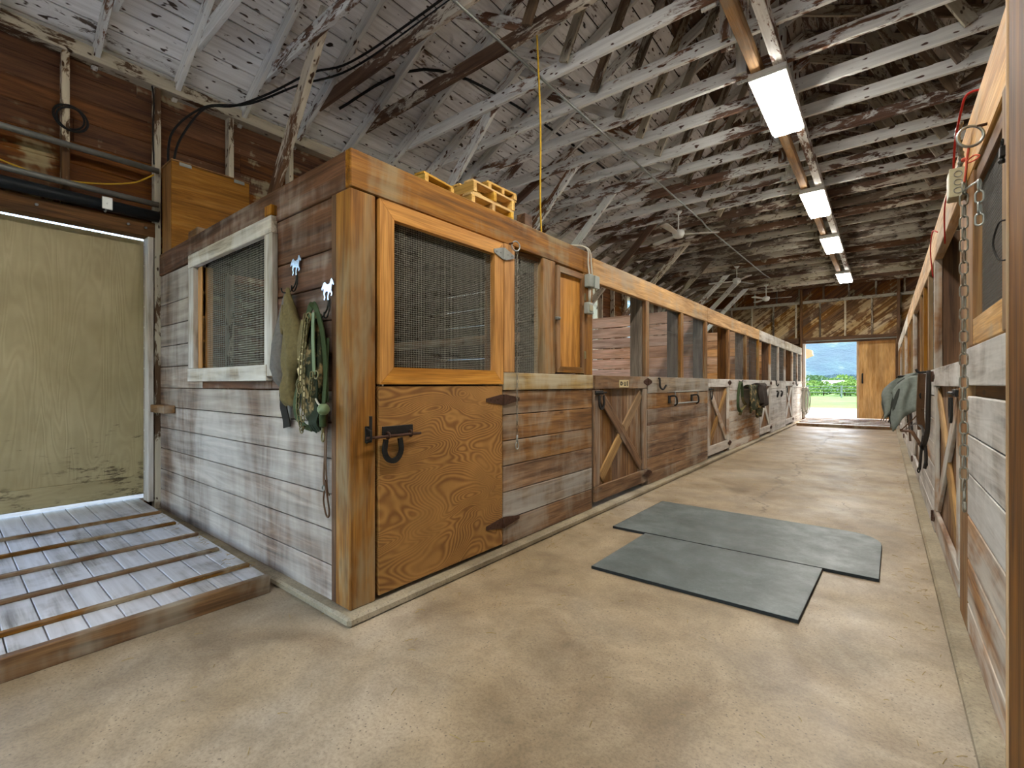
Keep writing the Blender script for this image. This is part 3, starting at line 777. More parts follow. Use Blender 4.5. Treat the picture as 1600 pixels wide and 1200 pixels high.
seq(bs, 'partition_board', [.02 + .19 * j for j in range(13)] + [2.45], -5.45, FX - .14, 3.94, 3.962, ['darkened'], .004, 'x')
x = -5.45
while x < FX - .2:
    ab('deck_board', x, x + .19, 1.44, 3.98, 2.42, 2.445, 'darkened', bs, 'y'); x += .194
ab('inside_rail', -5.4, -2.5, 3.2, 3.24, 1.62, 1.70, 'panel_brown', bs, 'x')

# ---------- open fronted stalls
def x_door(parent, X, out, y0, y1, zs, mats, hinge_hi=True):
    """braced half door; out = +1/-1 direction of the aisle along x"""
    d = empty('stall_door', (X, (y0 + y1) / 2, .1), parent); z0, z1 = .10, zs
    xi = lambda q: X + out * q
    n = max(4, int((y1 - y0) / .2)); st = (y1 - y0 - .04) / n
    for j in range(n): ab('back_board', xi(-.045), xi(-.025), y0 + .02 + j * st + .002, y0 + .02 + (j + 1) * st - .002, z0 + .02, z1 - .05, mats[0], d, 'z')
    ab('top_rail', xi(-.02), xi(.012), y0, y1, z1 - .135, z1, mats[2], d, 'y')
    ab('bottom_rail', xi(-.02), xi(.008), y0, y1, z0, z0 + .145, mats[1], d, 'y')
    for a, b in ((y0, y0 + .11), (y1 - .11, y1)): ab('stile', xi(-.02), xi(.006), a, b, z0 + .15, z1 - .14, mats[1], d, 'z')
    ya, yb = y0 + .1, y1 - .1; za, zb_ = z0 + .15, z1 - .14
    plank('brace', (xi(-.012), ya + .05, zb_ - .06), (xi(-.012), yb - .05, za + .06), .12, .022, (0, 1, 1), mats[1], d)
    A = V((xi(-.014), ya + .05, za + .06)); B = V((xi(-.014), yb - .05, zb_ - .06)); mid = (A + B) / 2; dd = (B - A).normalized()
    plank('brace', A, mid - dd * .066, .12, .022, (0, -1, 1), mats[3], d); plank('brace', mid + dd * .066, B, .12, .022, (0, -1, 1), mats[3], d)
    for z in (z1 - .06, z0 + .09): strap_hinge(d, xi(.012), out, y1 + .01, z, .12, .085, 'rust')
    obj('latch', join(boxvf(xi(.006), xi(.02), y0 + .0, y0 + .16, z1 - .19, z1 - .15), tube([(xi(.03), y0 - .025, z1 - .17), (xi(.03), y0 + .2, z1 - .17)], .008, 6)), 'iron', d)
    obj('horseshoe', horseshoe_vf((xi(.03), y0 + .1, z1 - .255), (0, 1, 0), (0, 0, 1), (out, 0, 0), .1, .13, .012), 'iron', d)
    return d
def hook_j(parent, X, out, y, z, h=.13, name='tie_hook'):
    return obj(name, tube(smooth_pts([(X, y, z + h), (X + out * .02, y, z + h), (X + out * .025, y, z + .03), (X + out * .045, y + .05, z), (X + out * .05, y + .13, z + .05)], 4), .012, 6), 'iron', parent, True)

LB = [(4.0, 7.72), (7.72, 11.62), (11.62, 15.15), (15.15, 18.46)]
LLAB = ['open fronted stall with name plate and steel blanket bar beside the corner stall',
        'open fronted stall hung with a camouflage blanket', 'whitewashed stall third from the corner stall, with two tie rings', 'whitewashed last stall on the left beside the far doorway']
mesh_specs = [(.021, .6, .0016), (.05, .1, .0018), (.05, .1, .003), (.05, .1, .003)]
for bi, (y0, y1) in enumerate(LB):
    st = empty('horse_stall', (-3.8, (y0 + y1) / 2, 0)); tag(st, LLAB[bi], 'stall', 'open fronted stalls on the left')
    d0, d1_ = y0 + .03, y0 + 1.30
    near = bi == 0
    pm = [['panel_brown'], ['mix_board'], ['white_board'], ['white_board']][bi]
    dm = [('panel_brown', 'panel_brown', 'panel_brown', 'brace'), ('panel_brown', 'mix_board', 'white_board', 'brace'), ('panel_brown', 'white_board', 'white_board', 'white_board'), ('panel_brown', 'white_board', 'white_board', 'white_board')][bi]
    if bi == 0: ab('top_beam', FX - .05, FX, y0 - .0, y1 - .003, 2.235, 2.47, 'tan_beam', st, 'y', .006)
    else: ab('top_beam', FX - .05, FX, y0 + .003, y1 - .003, 2.235, 2.465, 'tan_beam' if bi == 1 else 'grey_frame', st, 'y', .006)
    x_door(st, FX - .005, 1, d0, d1_, 1.335, dm)
    ab('sill', FX - .045, FX + .006, d1_ + .02, y1 - .005, 1.14, 1.335, ['panel_grey', 'white_board', 'white_board', 'white_board'][bi], st, 'y')
    seq(st, 'board', [.05, .19, .37, .56, .75, .945, 1.138], FX - .03, FX, d1_ + .02, y1 - .005, pm)
    # posts above the sill, full height behind
    pw = (y1 - d1_) / 2
    posts = [d1_ - .03, d1_ - .03 + pw, y1 - .11]
    for pj, py in enumerate(posts):
        ab('post', FX - .045, FX, py, py + .10, 1.338, 2.233, ['gold', 'gold', 'gold'][pj] if bi < 1 else ('gold' if bi == 1 else 'mix_board'), st, 'z')
        ab('post', FX - .19, FX - .048, py - .02, py + .10, .03, 2.45, ['grey_post', 'grey_post', 'grey_post'][pj] if near else ('dark_post' if pj != 1 else 'grey_post'), st, 'z')
    sx, sy, r = mesh_specs[bi]
    for a, b in ((posts[0] + .105, posts[1] - .03), (posts[1] + .105, posts[2] - .03)):
        obj('wire_mesh', wires((FX - .035, a, 1.34), (0, 1, 0), (0, 0, 1), b - a, .89, sx, sy, r), 'dark_wire', st)['kind'] = 'stuff'
    if bi < 3:
        seq(st, 'partition_board', [.02 + .187 * j for j in range(13)] + [2.47], -5.46, FX - .2, y1 - .012, y1 + .012, ['pink'] if bi == 0 else ['salmon'], .012, 'x')
        for x in (-4.6, -3.4): ab('partition_post', x, x + .09, y1 + .014, y1 + .09, .0, 2.46, 'dark_post', st, 'z')
# fittings of the open stalls
def by_label(s): return next(o for o in C.objects if o.get('label') == s)
s2, s3, s4, s5 = [by_label(l) for l in LLAB]
npl = obj('name_plate', boxvf(FX + .007, FX + .013, 4.545, 4.775, 1.213, 1.293, .002), 'cream', s2)
def stroke(a, b, w): return strap([(FX + .0145, a[0], a[1]), (FX + .0145, b[0], b[1])], w, .003, (0, b[1] - a[1], -(b[0] - a[0])))
obj('lettering', join(stroke((4.575, 1.235), (4.575, 1.275), .016), stroke((4.59, 1.273), (4.625, 1.255), .01), stroke((4.625, 1.255), (4.59, 1.236), .01),
    stroke((4.66, 1.274), (4.66, 1.236), .012), stroke((4.66, 1.234), (4.695, 1.234), .009), stroke((4.695, 1.236), (4.695, 1.274), .012), stroke((4.735, 1.228), (4.735, 1.282), .016)), 'dark_leather', npl)
hook_j(s2, FX + .006, 1, 5.64, 1.185)
br = obj('blanket_bar', join(tube([(FX + .07, 6.03, 1.15), (FX + .07, 7.02, 1.15)], .008, 6), tube([(FX + .075, 6.03, .995), (FX + .075, 7.02, .995)], .009, 6),
    tube([(FX + .07, 6.06, 1.16), (FX + .07, 6.06, .985)], .008, 6), tube([(FX + .07, 7.0, 1.16), (FX + .07, 7.0, .985)], .008, 6)), 'metal', s2)
for y in (6.02, 6.92): obj('bracket', join(boxvf(FX, FX + .015, y - .03, y + .03, 1.0, 1.1), tube(smooth_pts([(FX + .01, y, 1.09), (FX + .09, y, 1.09), (FX + .1, y + .02, 1.0), (FX + .06, y + .04, .97)], 4), .011, 6)), 'iron', br)
for s, yy, zz in ((s4, 13.55, 1.2), (s5, 16.95, 1.2)): hook_j(s, FX + .006, 1, yy, zz)
for yy in (13.75, 14.35): obj('tie_ring', join(torus((FX + .03, yy, .98), (0, 1, 0), (.2, 0, 1), .07, .013, 16, 6), sphere((FX + .01, yy, 1.06), .025, 8)), 'iron', s4, True)

# ---------- right hand row
RX = .31
nr = empty('horse_stall', (1.9, 2.7, 0)); tag(nr, 'nearest right hand stall with whitewashed boards and a wire screened window', 'stall')
ab('end_post', RX - .012, RX + .14, 1.78, 2.085, .05, 2.62, 'dark_post', nr, 'z', .006)
ab('trim_strip', RX - .016, RX, 2.086, 2.105, .05, 2.6, 'tan_beam', nr, 'z')
ab('top_beam', RX, RX + .05, 1.9, 3.41, 2.225, 2.5, 'tan_beam', nr, 'y', .006)
ab('post', RX - .006, RX + .09, 2.11, 2.235, 1.425, 2.222, 'gold', nr, 'z'); ab('post', RX - .002, RX + .05, 2.11, 2.16, 2.225, 2.62, 'tan_beam', nr, 'z')
ab('post', RX, RX + .09, 2.955, 3.13, 1.425, 2.222, 'gold', nr, 'z')
ab('post', RX, RX + .12, 3.135, 3.415, .05, 2.222, 'gold', nr, 'z')
ab('window_rail', RX, RX + .05, 2.238, 2.95, 1.425, 1.545, 'tan_beam', nr, 'y')
ab('shade_board', RX + .012, RX + .04, 2.238, 2.95, 2.15, 2.222, 'dark_post', nr, 'y')
obj('wire_mesh', wires((RX + .03, 2.238, 1.545), (0, 1, 0), (0, 0, 1), .71, .61, .0125, .0125, .0008), 'dark_wire', nr)['kind'] = 'stuff'
ab('board', RX - .004, RX + .026, 2.108, 3.13, 1.243, 1.42, 'white_board', nr, 'y')
ab('slot_board', RX + .03, RX + .05, 2.108, 3.13, 1.19, 1.25, 'dark_post', nr, 'y')
seq(nr, 'board', [.05, .2, .41, .62, .825, 1.01, 1.195], RX, RX + .03, 2.108, 3.13, ['mix_board', 'mix_board', 'mix_board', 'white_board', 'white_board', 'white_board'])
seq(nr, 'end_board', [.02 + .2 * j for j in range(13)], RX + .1, XR, 2.02, 2.05, ['panel_brown', 'panel_grey'], .005, 'x')
seq(nr, 'partition_board', [.02 + .2 * j for j in range(13)], RX + .13, XR, 3.43, 3.455, ['panel_brown'], .005, 'x')
obj('eye_hook', tube(smooth_pts([(RX - .006, 2.17, 1.78), (RX - .02, 2.19, 1.775), (RX - .028, 2.225, 1.72), (RX - .02, 2.19, 1.66), (RX - .006, 2.17, 1.65)], 5), .0028, 6), 'iron', nr, True)
obj('door_snap', join(torus((RX - .014, 2.17, 2.03), (0, 1, 0), (0, 0, 1), .012, .003, 10, 6), boxvf(RX - .02, RX - .006, 2.16, 2.188, 1.985, 2.02), sphere((RX - .014, 2.178, 1.975), .010, 8)), 'iron', nr)

RB = [(3.42, 7.1), (7.1, 10.8), (10.8, 14.5), (14.5, 18.46)]
RLAB = ['right hand stall with braced half door and hanging leather halter', 'right hand stall behind the grey draped sheet', 'third whitewashed stall along the right side', 'last right hand stall beside the tan sliding door']
for bi, (y0, y1) in enumerate(RB):
    st = empty('horse_stall', (1.9, (y0 + y1) / 2, 0)); tag(st, RLAB[bi], 'stall', 'open fronted stalls on the right')
    d0, d1_ = y0 + .04, y0 + 1.62
    ab('top_beam', RX, RX + .05, y0 - .003, y1 - .006, 2.245, 2.5, 'tan_beam' if bi < 2 else 'grey_frame', st, 'y', .006)
    x_door(st, RX + .005, -1, d0, d1_, 1.37, ('panel_brown', 'mix_board', 'white_board', 'brace') if bi == 0 else ('panel_brown', 'white_board', 'white_board', 'white_board'))
    ab('sill', RX - .006, RX + .045, d1_ + .02, y1 - .005, 1.16, 1.37, 'white_board', st, 'y')
    seq(st, 'board', [.05, .2, .39, .58, .77, .965, 1.158], RX, RX + .03, d1_ + .02, y1 - .005, ['white_board'] if bi else ['white_board', 'white_board', 'white_board', 'mix_board', 'mix_board', 'mix_board'])
    pw = (y1 - d1_) / 3
    for pj in range(4):
        py = d1_ + pj * pw - (.02 if pj < 3 else .11)
        ab('post', RX, RX + .045, py, py + .09, 1.373, 2.243, 'mix_board' if pj == 0 else 'gold', st, 'z')
        ab('post', RX + .048, RX + .19, py, py + .11, .03, 2.45, 'dark_post', st, 'z')
    obj('wire_mesh', wires((RX + .03, d1_ + .1, 1.375), (0, 1, 0), (0, 0, 1), pw - .15, .86, .05, .1, .002), 'dark_wire', st)['kind'] = 'stuff'
    if bi < 3: seq(st, 'partition_board', [.02 + .2 * j for j in range(13)], RX + .2, XR, y1 - .012, y1 + .012, ['panel_brown', 'salmon'], .005, 'x')

# ================================================================== CEILING LIGHTS AND FANS
rails = []
for x, nm in ((-.98, 'flat'), (-.79, 'flat')):
    r = ab('light_rail', x - .045, x + .045, YB + .3, 17.2, 4.28, ZC - .003, 'tan_beam' if x < -.9 else 'truss', None, 'y')
    tag(r, 'left of the two long boards carrying the ceiling lights' if x < -.9 else 'right of the two long boards carrying the ceiling lights', 'board', 'boards carrying the ceiling lights')
for y, lab in ((5.65, 'nearest and largest lit ceiling panel light over the aisle'), (9.12, 'second lit ceiling panel light along the aisle'), (12.0, 'third lit ceiling panel light along the aisle'),
               (15.9, 'farthest small lit ceiling panel light before the end wall'), (2.3, 'added unseen ceiling panel light right above the photographer'), (-1.1, 'added rearmost ceiling panel light, unseen behind the photographer')):  # last two fixtures are added out of view to brighten the aisle
    f = empty('ceiling_light', (-.885, y, 4.28)); tag(f, lab, 'ceiling light', 'panel lights along the aisle')
    ab('housing', -1.05, -.72, y - .64, y + .64, 4.235, 4.278, 'white_paint', f, 'y')
    for x0, x1, y0, y1 in ((-1.05, -1.025, y - .64, y + .64), (-.745, -.72, y - .64, y + .64), (-1.025, -.745, y - .64, y - .615), (-1.025, -.745, y + .615, y + .64)):
        ab('rim', x0, x1, y0, y1, 4.205, 4.234, 'white_paint', f)
    obj('diffuser', boxvf(-1.022, -.748, y - .612, y + .612, 4.168, 4.228, .006), 'led', f)

def fan(x, y, z, rot, lab):
    f = empty('ceiling_fan', (x, y, z)); tag(f, lab, 'fan', 'white ceiling fans over the left stalls')
    obj('down_rod', tube([(x, y, z + .08), (x, y, ZC)], .012, 8), 'white_paint', f)
    obj('canopy', loft([disc_ring((x, y, ZC - .05), V((1, 0, 0)), V((0, 1, 0)), .03), disc_ring((x, y, ZC - .002), V((1, 0, 0)), V((0, 1, 0)), .07)]), 'white_paint', f, True)
    obj('motor', loft([disc_ring((x, y, z + q), V((1, 0, 0)), V((0, 1, 0)), r) for q, r in ((-.07, .03), (-.05, .08), (.02, .11), (.06, .1), (.09, .03))]), 'white_paint', f, True)
    for k in range(3):
        a = rot + k * 2 * PI / 3; u = V((math.cos(a), math.sin(a), 0)); v = V((-u.y, u.x, .12)).normalized(); o = V((x, y, z))
        obj('blade', prism([(.1, -.025), (.2, -.05), (.66, -.07), (.7, -.04), (.7, .04), (.66, .07), (.2, .05), (.1, .025)], o, u, v, .008), 'white_paint', f)
fan(-2.95, 8.55, 3.98, .5, 'ceiling fan nearest the corner stall, above the camouflage blanket stall'); fan(-3.1, 13.5, 4.0, 1.2, 'middle ceiling fan with long down rod above the left stalls'); fan(-2.95, 16.6, 3.95, .15, 'farthest ceiling fan before the end wall')

# conduit under the ties
cp = [(-2.75, -3, ZC - .016), (-2.75, 9.3, ZC - .016), (-2.78, 9.7, ZC - .016), (-2.7, 14.9, ZC - .018), (-2.62, 15.3, ZC - .06)]
c_ = obj('conduit', tube(cp, .013, 8), 'metal', None, True); tag(c_, 'thin steel conduit running under the roof ties above the left stalls', 'conduit')
yr = obj('hanging_rope', tube(smooth_pts([(-2.45, 3.42, ZC - .01), (-2.44, 3.46, 3.6), (-2.47, 3.5, 2.9), (-2.46, 3.52, 2.46)], 8), .009, 6), 'yellow', None, True)
tag(yr, 'yellow rope hanging from the roof down onto the corner stall', 'rope')

# ================================================================== LEFT DOOR PIPES, CABLES, PLYWOOD CHEST
for z, lab in ((3.29, 'upper galvanised pipe above the cream door'), (2.965, 'lower galvanised pipe above the cream door')):
    p = obj('pipe', tube([(XW + .06, -2.6, z), (XW + .06, 1.37, z)], .027, 10), 'dull_metal', None, True); tag(p, lab, 'pipe')
bp = empty('door_track', (XW + .06, -.6, 2.85)); tag(bp, 'black round track pipe over the cream door', 'track')
obj('track_pipe', tube([(XW + .055, -2.6, 2.85), (XW + .055, 1.37, 2.85)], .052, 12), 'black_pipe', bp, True)
obj('clamp', join(tube(disc_ring((XW + .055, .98, 2.85), V((1, 0, 0)), V((0, 0, 1)), .055, None, 14), .008, 6, True), boxvf(XW + .105, XW + .115, .945, 1.02, 2.80, 2.91)), 'metal', bp)
for y in (.55, 1.15, 1.28): obj('bolt', sphere((XW + .02, y, 2.735), .013, 8), 'metal', bp)
ch = empty('plywood_chest', (-5.3, 1.75, 2.445)); tag(ch, 'tall varnished plywood chest standing on the corner stall by the wall', 'chest')
ab('front_panel', -5.185, -5.17, 1.4, 2.08, 2.447, 3.33, 'box_ply', ch, 'y'); ab('back_panel', -5.45, -5.435, 1.4, 2.08, 2.447, 3.33, 'box_ply', ch, 'y')
ab('side_panel', -5.435, -5.185, 1.4, 1.415, 2.447, 3.325, 'box_ply', ch, 'z'); ab('side_panel', -5.435, -5.185, 2.065, 2.08, 2.447, 3.325, 'box_ply', ch, 'z')
ab('bottom_panel', -5.435, -5.185, 1.415, 2.065, 2.447, 2.465, 'box_ply', ch, 'y'); ab('top_panel', -5.46, -5.16, 1.395, 2.085, 3.331, 3.345, 'box_ply', ch, 'y')
for y in (1.46, 1.93): obj('corner_plate', boxvf(-5.169, -5.163, y, y + .1, 3.3, 3.346), 'dull_metal', ch)
oc = ab('offcut_board', -4.72, -4.50, 1.40, 1.62, 2.499, 2.57, 'panel_brown', None, 'x'); tag(oc, 'short offcut board lying on the corner stall edge in front of the chest', 'board')
def cable(name, pts, r, mat, lab, cat='cable', n=6, sm=6): return tag(obj(name, tube(smooth_pts(pts, sm), r, n), mat, None, True), lab, cat)
cable('power_cable', [(-5.3, 1.45, 3.35), (-5.28, 1.5, 3.6), (-5.26, 1.7, 3.98), (-5.2, 1.95, 4.1), (-4.9, 2.17, 4.22), (-4.6, 2.45, 4.45), (-4.3, 2.72, 4.58), (-3.0, 2.76, 4.57), (1, 2.76, 4.57)], .011, 'black', 'black cable rising from the chest to the roof tie')
cable('power_cable', [(-5.35, 1.42, 3.35), (-5.38, 1.47, 3.7), (-5.3, 1.72, 4.02), (-5.1, 2.05, 4.13), (-4.75, 2.4, 4.36), (-4.4, 2.78, 4.58), (-3.0, 2.81, 4.57), (1, 2.81, 4.57)], .011, 'black', 'second black cable beside it, looping lower under the rafters')
cable('power_cable', [(XW + .012, 1.33, 4.11), (XW + .012, 1.345, 3.95), (XW + .02, 1.335, 3.7), (XW + .012, 1.345, 3.36)],   .006, 'black', 'black cable running down the stud above the cream door')
cable('power_cable', [(-5.0, 3.0, 4.48), (-4.2, 3.6, 4.92), (-3.9, 5.0, 5.02), (-3.85, 8, 5.04)], .016, 'black', 'thick black cable strung between the white rafters')
cl = obj('cable_coil', join(*[torus((XW - .012 + .014 * j, .75 + .01 * j, 3.56 - .012 * j), (0, 1, 0), (0, 0, 1), .1 + .008 * (j % 2), .008, 22, 6) for j in range(3)]), 'black', None, True); tag(cl, 'coil of black cable hung on the white stud', 'coil')
cable('extension_cord', [(XW + .09, -.9, 3.3), (XW + .06, -.1, 3.13), (XW + .05, .5, 2.99), (XW + .06, .8, 2.995), (XW + .07, 1.15, 3.1), (XW + .07, 1.33, 3.24)], .007, 'yellow', 'yellow cord drooping between the two galvanised pipes', 'cord')

# ================================================================== PALLETS ON THE CORNER STALL
def pallet(x0, y0, z0, w, l, h, rz, lab, broken=False):
    p = empty('pallet', (x0, y0, z0)); tag(p, lab, 'pallet', 'small pine pallets on the corner stall')
    R_ = Matrix.Translation((x0, y0, z0)) @ Matrix.Rotation(rz, 4, 'Z')
    def b(name, a, b_, w_, t_): 
        A = R_ @ V(a); B = R_ @ V(b_); plank(name, A, B, w_, t_, (0, 0, 1), 'pallet', p, .002)
    for yy in ((-l / 2 + .02, 0, l / 2 - .02) if not broken else (-l / 2 + .02, l / 2 - .02)): b('stringer', (-w, yy, h / 2), (0, yy, h / 2), h - .034, .035)
    n = 4
    for k in range(n):
        xx = -w + .05 + k * (w - .1) / (n - 1)
        A = R_ @ V((xx, -l / 2, h - .009)); B = R_ @ V((xx, l / 2, h - .009)); plank('deck_board', A, B, .085, .016, R_.to_3x3() @ V((1, 0, 0)), 'pallet', p, .002)
        if k in (0, n - 1) : A = R_ @ V((xx, -l / 2, .009)); B = R_ @ V((xx, l / 2, .009)); plank('deck_board', A, B, .085, .016, R_.to_3x3() @ V((1, 0, 0)), 'pallet', p, .002)
pallet(-2.27, 2.62, 2.502, .5, .48, .105, 0, 'lower pine pallet of the pile on the corner stall'); pallet(-2.29, 2.66, 2.609, .48, .5, .105, .04, 'middle pine pallet of the pile on the corner stall')
pallet(-2.33, 2.80, 2.716, .42, .34, .075, -.03, 'topmost short pine pallet of the pile'); pallet(-2.32, 2.13, 2.502, .5, .3, .12, .12, 'single pine pallet left of the pile on the corner stall', True)
wb = ab('wood_block', -2.30, -2.215, 2.93, 3.03, 2.502, 2.60, 'dark_post', None, 'y'); tag(wb, 'dark wood block beside the pallet pile on the corner stall', 'block')

# ================================================================== MATS
def rmat(pts, lab, mz=.002):
    n = len(pts); cx = sum(p[0] for p in pts) / n; cy = sum(p[1] for p in pts) / n
    e = empty('rubber_mat', (cx, cy, 0)); tag(e, lab, 'mat')
    obj('mat_body', prism(pts, (0, 0, mz), (1, 0, 0), (0, 1, 0), .018), 'mat_edge', e)
    ins = [(cx + (p[0] - cx) * .996, cy + (p[1] - cy) * .996) for p in pts]
    obj('top_face', prism(ins, (0, 0, mz + .0182), (1, 0, 0), (0, 1, 0), .0015), 'mat', e); return e
rc = [(-.02 - .22 * (1 - math.sin(a)), 4.80 - .26 * (1 - math.cos(a))) for a in [PI / 2 * k / 6 for k in range(6, -1, -1)]]
rmat([(-1.84, 3.695), (-.03, 3.735)] + rc + [(-1.83, 4.81)], 'larger grey rubber mat with a rounded corner lying farther down the aisle')
rmat([(-1.55, 2.795), (-.352, 2.825), (-.325, 3.715), (-1.545, 3.685)], 'smaller grey rubber mat nearest the camera on the concrete')

# ================================================================== ELECTRICAL BOXES
jb = empty('switch_box', (FX + .03, 3.9, 1.9)); tag(jb, 'pair of grey steel electrical boxes with conduit on the corner stall post', 'electrical box')
obj('upper_box', boxvf(FX + .005, FX + .065, 3.82, 3.94, 2.155, 2.275, .006), 'grey_box', jb); obj('cover', boxvf(FX + .066, FX + .08, 3.90, 3.985, 2.15, 2.27, .004), 'grey_box', jb)
obj('lower_box', boxvf(FX + .005, FX + .06, 3.80, 3.9, 1.905, 2.01, .006), 'grey_box', jb); obj('outlet', boxvf(FX + .06, FX + .066, 3.82, 3.88, 1.93, 1.985, .003), 'beige_box', jb)
obj('pipe', tube([(FX + .035, 3.87, 2.01), (FX + .035, 3.87, 2.155)], .013, 8), 'grey_cable', jb, True)
for dy in (0, .05): obj('feed_cable', tube(smooth_pts([(FX + .04, 3.86 + dy, 2.27), (FX + .03, 3.85 + dy * 1.2, 2.38), (FX + .03, 3.84 + dy * .8, 2.5), (FX - .03, 3.78 + dy, 2.54), (FX - .2, 3.6, 2.53)], 6), .008, 6), 'grey_cable', jb, True)
rb_ = empty('junction_box', (RX - .04, 3.19, 2.17)); tag(rb_, 'beige electrical box with red cord on the right hand stall beam', 'electrical box')
obj('box', boxvf(RX - .065, RX - .001, 3.14, 3.25, 2.17, 2.30, .005), 'beige_box', rb_); obj('cover', boxvf(RX - .064, RX - .002, 3.13, 3.139, 2.165, 2.305, .002), 'beige_box', rb_)
obj('knockout', join(*[torus((RX - .033, 3.129, 2.195 + .04 * j), (1, 0, 0), (0, 0, 1), .014, .002, 14, 5) for j in range(3)]), 'dull_metal', rb_)
obj('flexible_conduit', tube([V((RX - .03 + .01 * math.sin(q * .3), 3.19 - .012 * q * .6, 2.30 + .009 * q)) for q in range(22)], [.010 if q % 2 else .013 for q in range(22)], 7), 'dull_metal', rb_)
cable('red_cord', [(RX - .045, 3.18, 2.3), (RX - .05, 3.05, 2.4), (RX - .045, 2.87, 2.47), (RX - .03, 2.82, 2.51), (RX + .02, 2.82, 2.515)], .005, 'red', 'red cord rising from the beige box over the right beam', 'cord')
cable('red_cord', [(RX - .014, 3.255, 2.22), (RX - .03, 3.5, 2.32), (RX - .028, 3.85, 2.32), (RX - .014, 4.02, 2.14)], .0045, 'red', 'red cord looping away from the beige box', 'cord')
cable('red_cord', [(RX - .012, 4.6, 2.36), (RX - .03, 4.75, 2.40), (RX - .03, 4.95, 2.3), (RX - .012, 5.0, 2.1)], .0045, 'red', 'short red cord hanging on the right beam farther off', 'cord')

# ================================================================== CHAINS
lk = link_mesh(.056, .031, .0034, 'chain')
rc_ = empty('tie_chain', (.245, 2.58, .75)); tag(rc_, 'long steel tie chain with ring hanging on the nearest right hand post', 'chain')
obj('ring', torus((.262, 2.56, 2.225), (.96, .28, 0), (0, 0, 1), .04, .0055, 26, 8), 'metal', rc_, True)
obj('eye_bolt', tube([(.312, 2.57, 2.262), (.28, 2.565, 2.26)], .006, 8), 'rust', rc_)
obj('twine', join(tube(smooth_pts([(.258, 2.56, 2.185), (.252, 2.56, 2.14), (.25, 2.56, 2.10), (.246, 2.57, 2.05)], 5), .004, 6), tube(smooth_pts([(.25, 2.56, 2.13), (.27, 2.54, 2.14), (.285, 2.53, 2.13), (.27, 2.54, 2.12), (.25, 2.57, 2.125)], 5), .003, 5), sphere((.245, 2.58, 2.145), .009, 8)), 'twine', rc_, True)
chain_links(rc_, lk, [(.245, 2.575, 2.03), (.245, 2.575, .83)], .0455, (.4, .9, 0))
obj('end_hook', tube(smooth_pts([(.245, 2.575, .835), (.245, 2.56, .80), (.245, 2.59, .775), (.245, 2.575, .745), (.245, 2.545, .755), (.245, 2.55, .785)], 5), .0055, 6), 'chain', rc_, True)
r2 = empty('tie_chain', (.27, 2.36, 1.84)); tag(r2, 'short bright chain hanging before the wire screen at the right', 'chain')
obj('staple', tube([(.245, 2.57, 2.02), (.255, 2.47, 2.005), (.262, 2.37, 1.985)], .004, 6), 'metal', r2)
chain_links(r2, link_mesh(.05, .03, .0038, 'metal'), [(.265, 2.36, 1.965), (.265, 2.36, 1.81)], .041, (.4, .9, 0))
lc = empty('tie_chain', (FX + .04, 2.76, .74)); tag(lc, 'thin chain hanging from a ring beside the orange screen door', 'chain')
obj('ring', torus((FX + .035, 2.75, 2.285), (.3, .95, 0), (0, 0, 1), .036, .005, 22, 6), 'metal', lc, True)
obj('eye_bolt', tube([(FX + .0, 2.71, 2.30), (FX + .035, 2.715, 2.30)], .007, 6), 'rust', lc)
lm = link_mesh(.034, .019, .0027, 'chain'); ms = []; chain_links(None, lm, [(FX + .035, 2.765, 2.24), (FX + .035, 2.765, .87)], .0285, (.5, .8, 0), ms)
obj('links', chain_vf(lm, ms), 'chain', lc, True)['kind'] = 'stuff'
obj('snap', join(tube([(FX + .035, 2.765, .865), (FX + .035, 2.765, .81)], .008, 6), torus((FX + .035, 2.765, .785), (0, 1, 0), (0, 0, 1), .018, .0045, 14, 6, .026)), 'metal', lc, True)

# ================================================================== TACK ON THE CORNER STALL SIDE
SY = 1.392
def horse_hook(x, z, lab, long_):
    h = empty('horse_hook', (x, SY, z)); tag(h, lab, 'hook', 'horse shaped wall hooks')
    P = [(-.055, .035), (-.045, .05), (-.03, .052), (-.015, .04), (.0, .035), (.02, .04), (.028, .06), (.038, .066), (.052, .05), (.062, .03), (.056, .026), (.045, .036), (.038, .025), (.034, .0),
         (.045, -.018), (.04, -.03), (.03, -.03), (.034, -.018), (.02, -.005), (.005, -.03), (.008, -.05), (-.004, -.05), (-.004, -.028), (.002, -.004), (-.02, .0), (-.032, -.012), (-.026, -.035), (-.036, -.05), (-.044, -.042), (-.038, -.03), (-.046, -.012), (-.042, .012), (-.052, .02), (-.062, .006), (-.066, .02)]
    obj('horse_plate', prism([(a, b) for a, b in P], (x, SY - .012, z), (1, 0, 0), (0, 0, 1), .006), 'cool_metal', h)
    obj('spacer', boxvf(x - .012, x + .012, SY - .012, SY, z - .01, z + .02), 'iron', h)
    for s in (-1, 1): obj('prong', tube(smooth_pts([(x, SY - .012, z - .04), (x + s * .012, SY - .016, z - .1), (x + s * .03, SY - .04, z - .15), (x + s * .055, SY - .07, z - .155), (x + s * .065, SY - .075, z - .13)], 5), .0045, 6), 'iron', h, True)
horse_hook(-2.765, 1.955, 'upper steel hook with a horse silhouette near the side window', True); horse_hook(-2.405, 1.765, 'lower steel hook with a horse silhouette near the corner post', True)

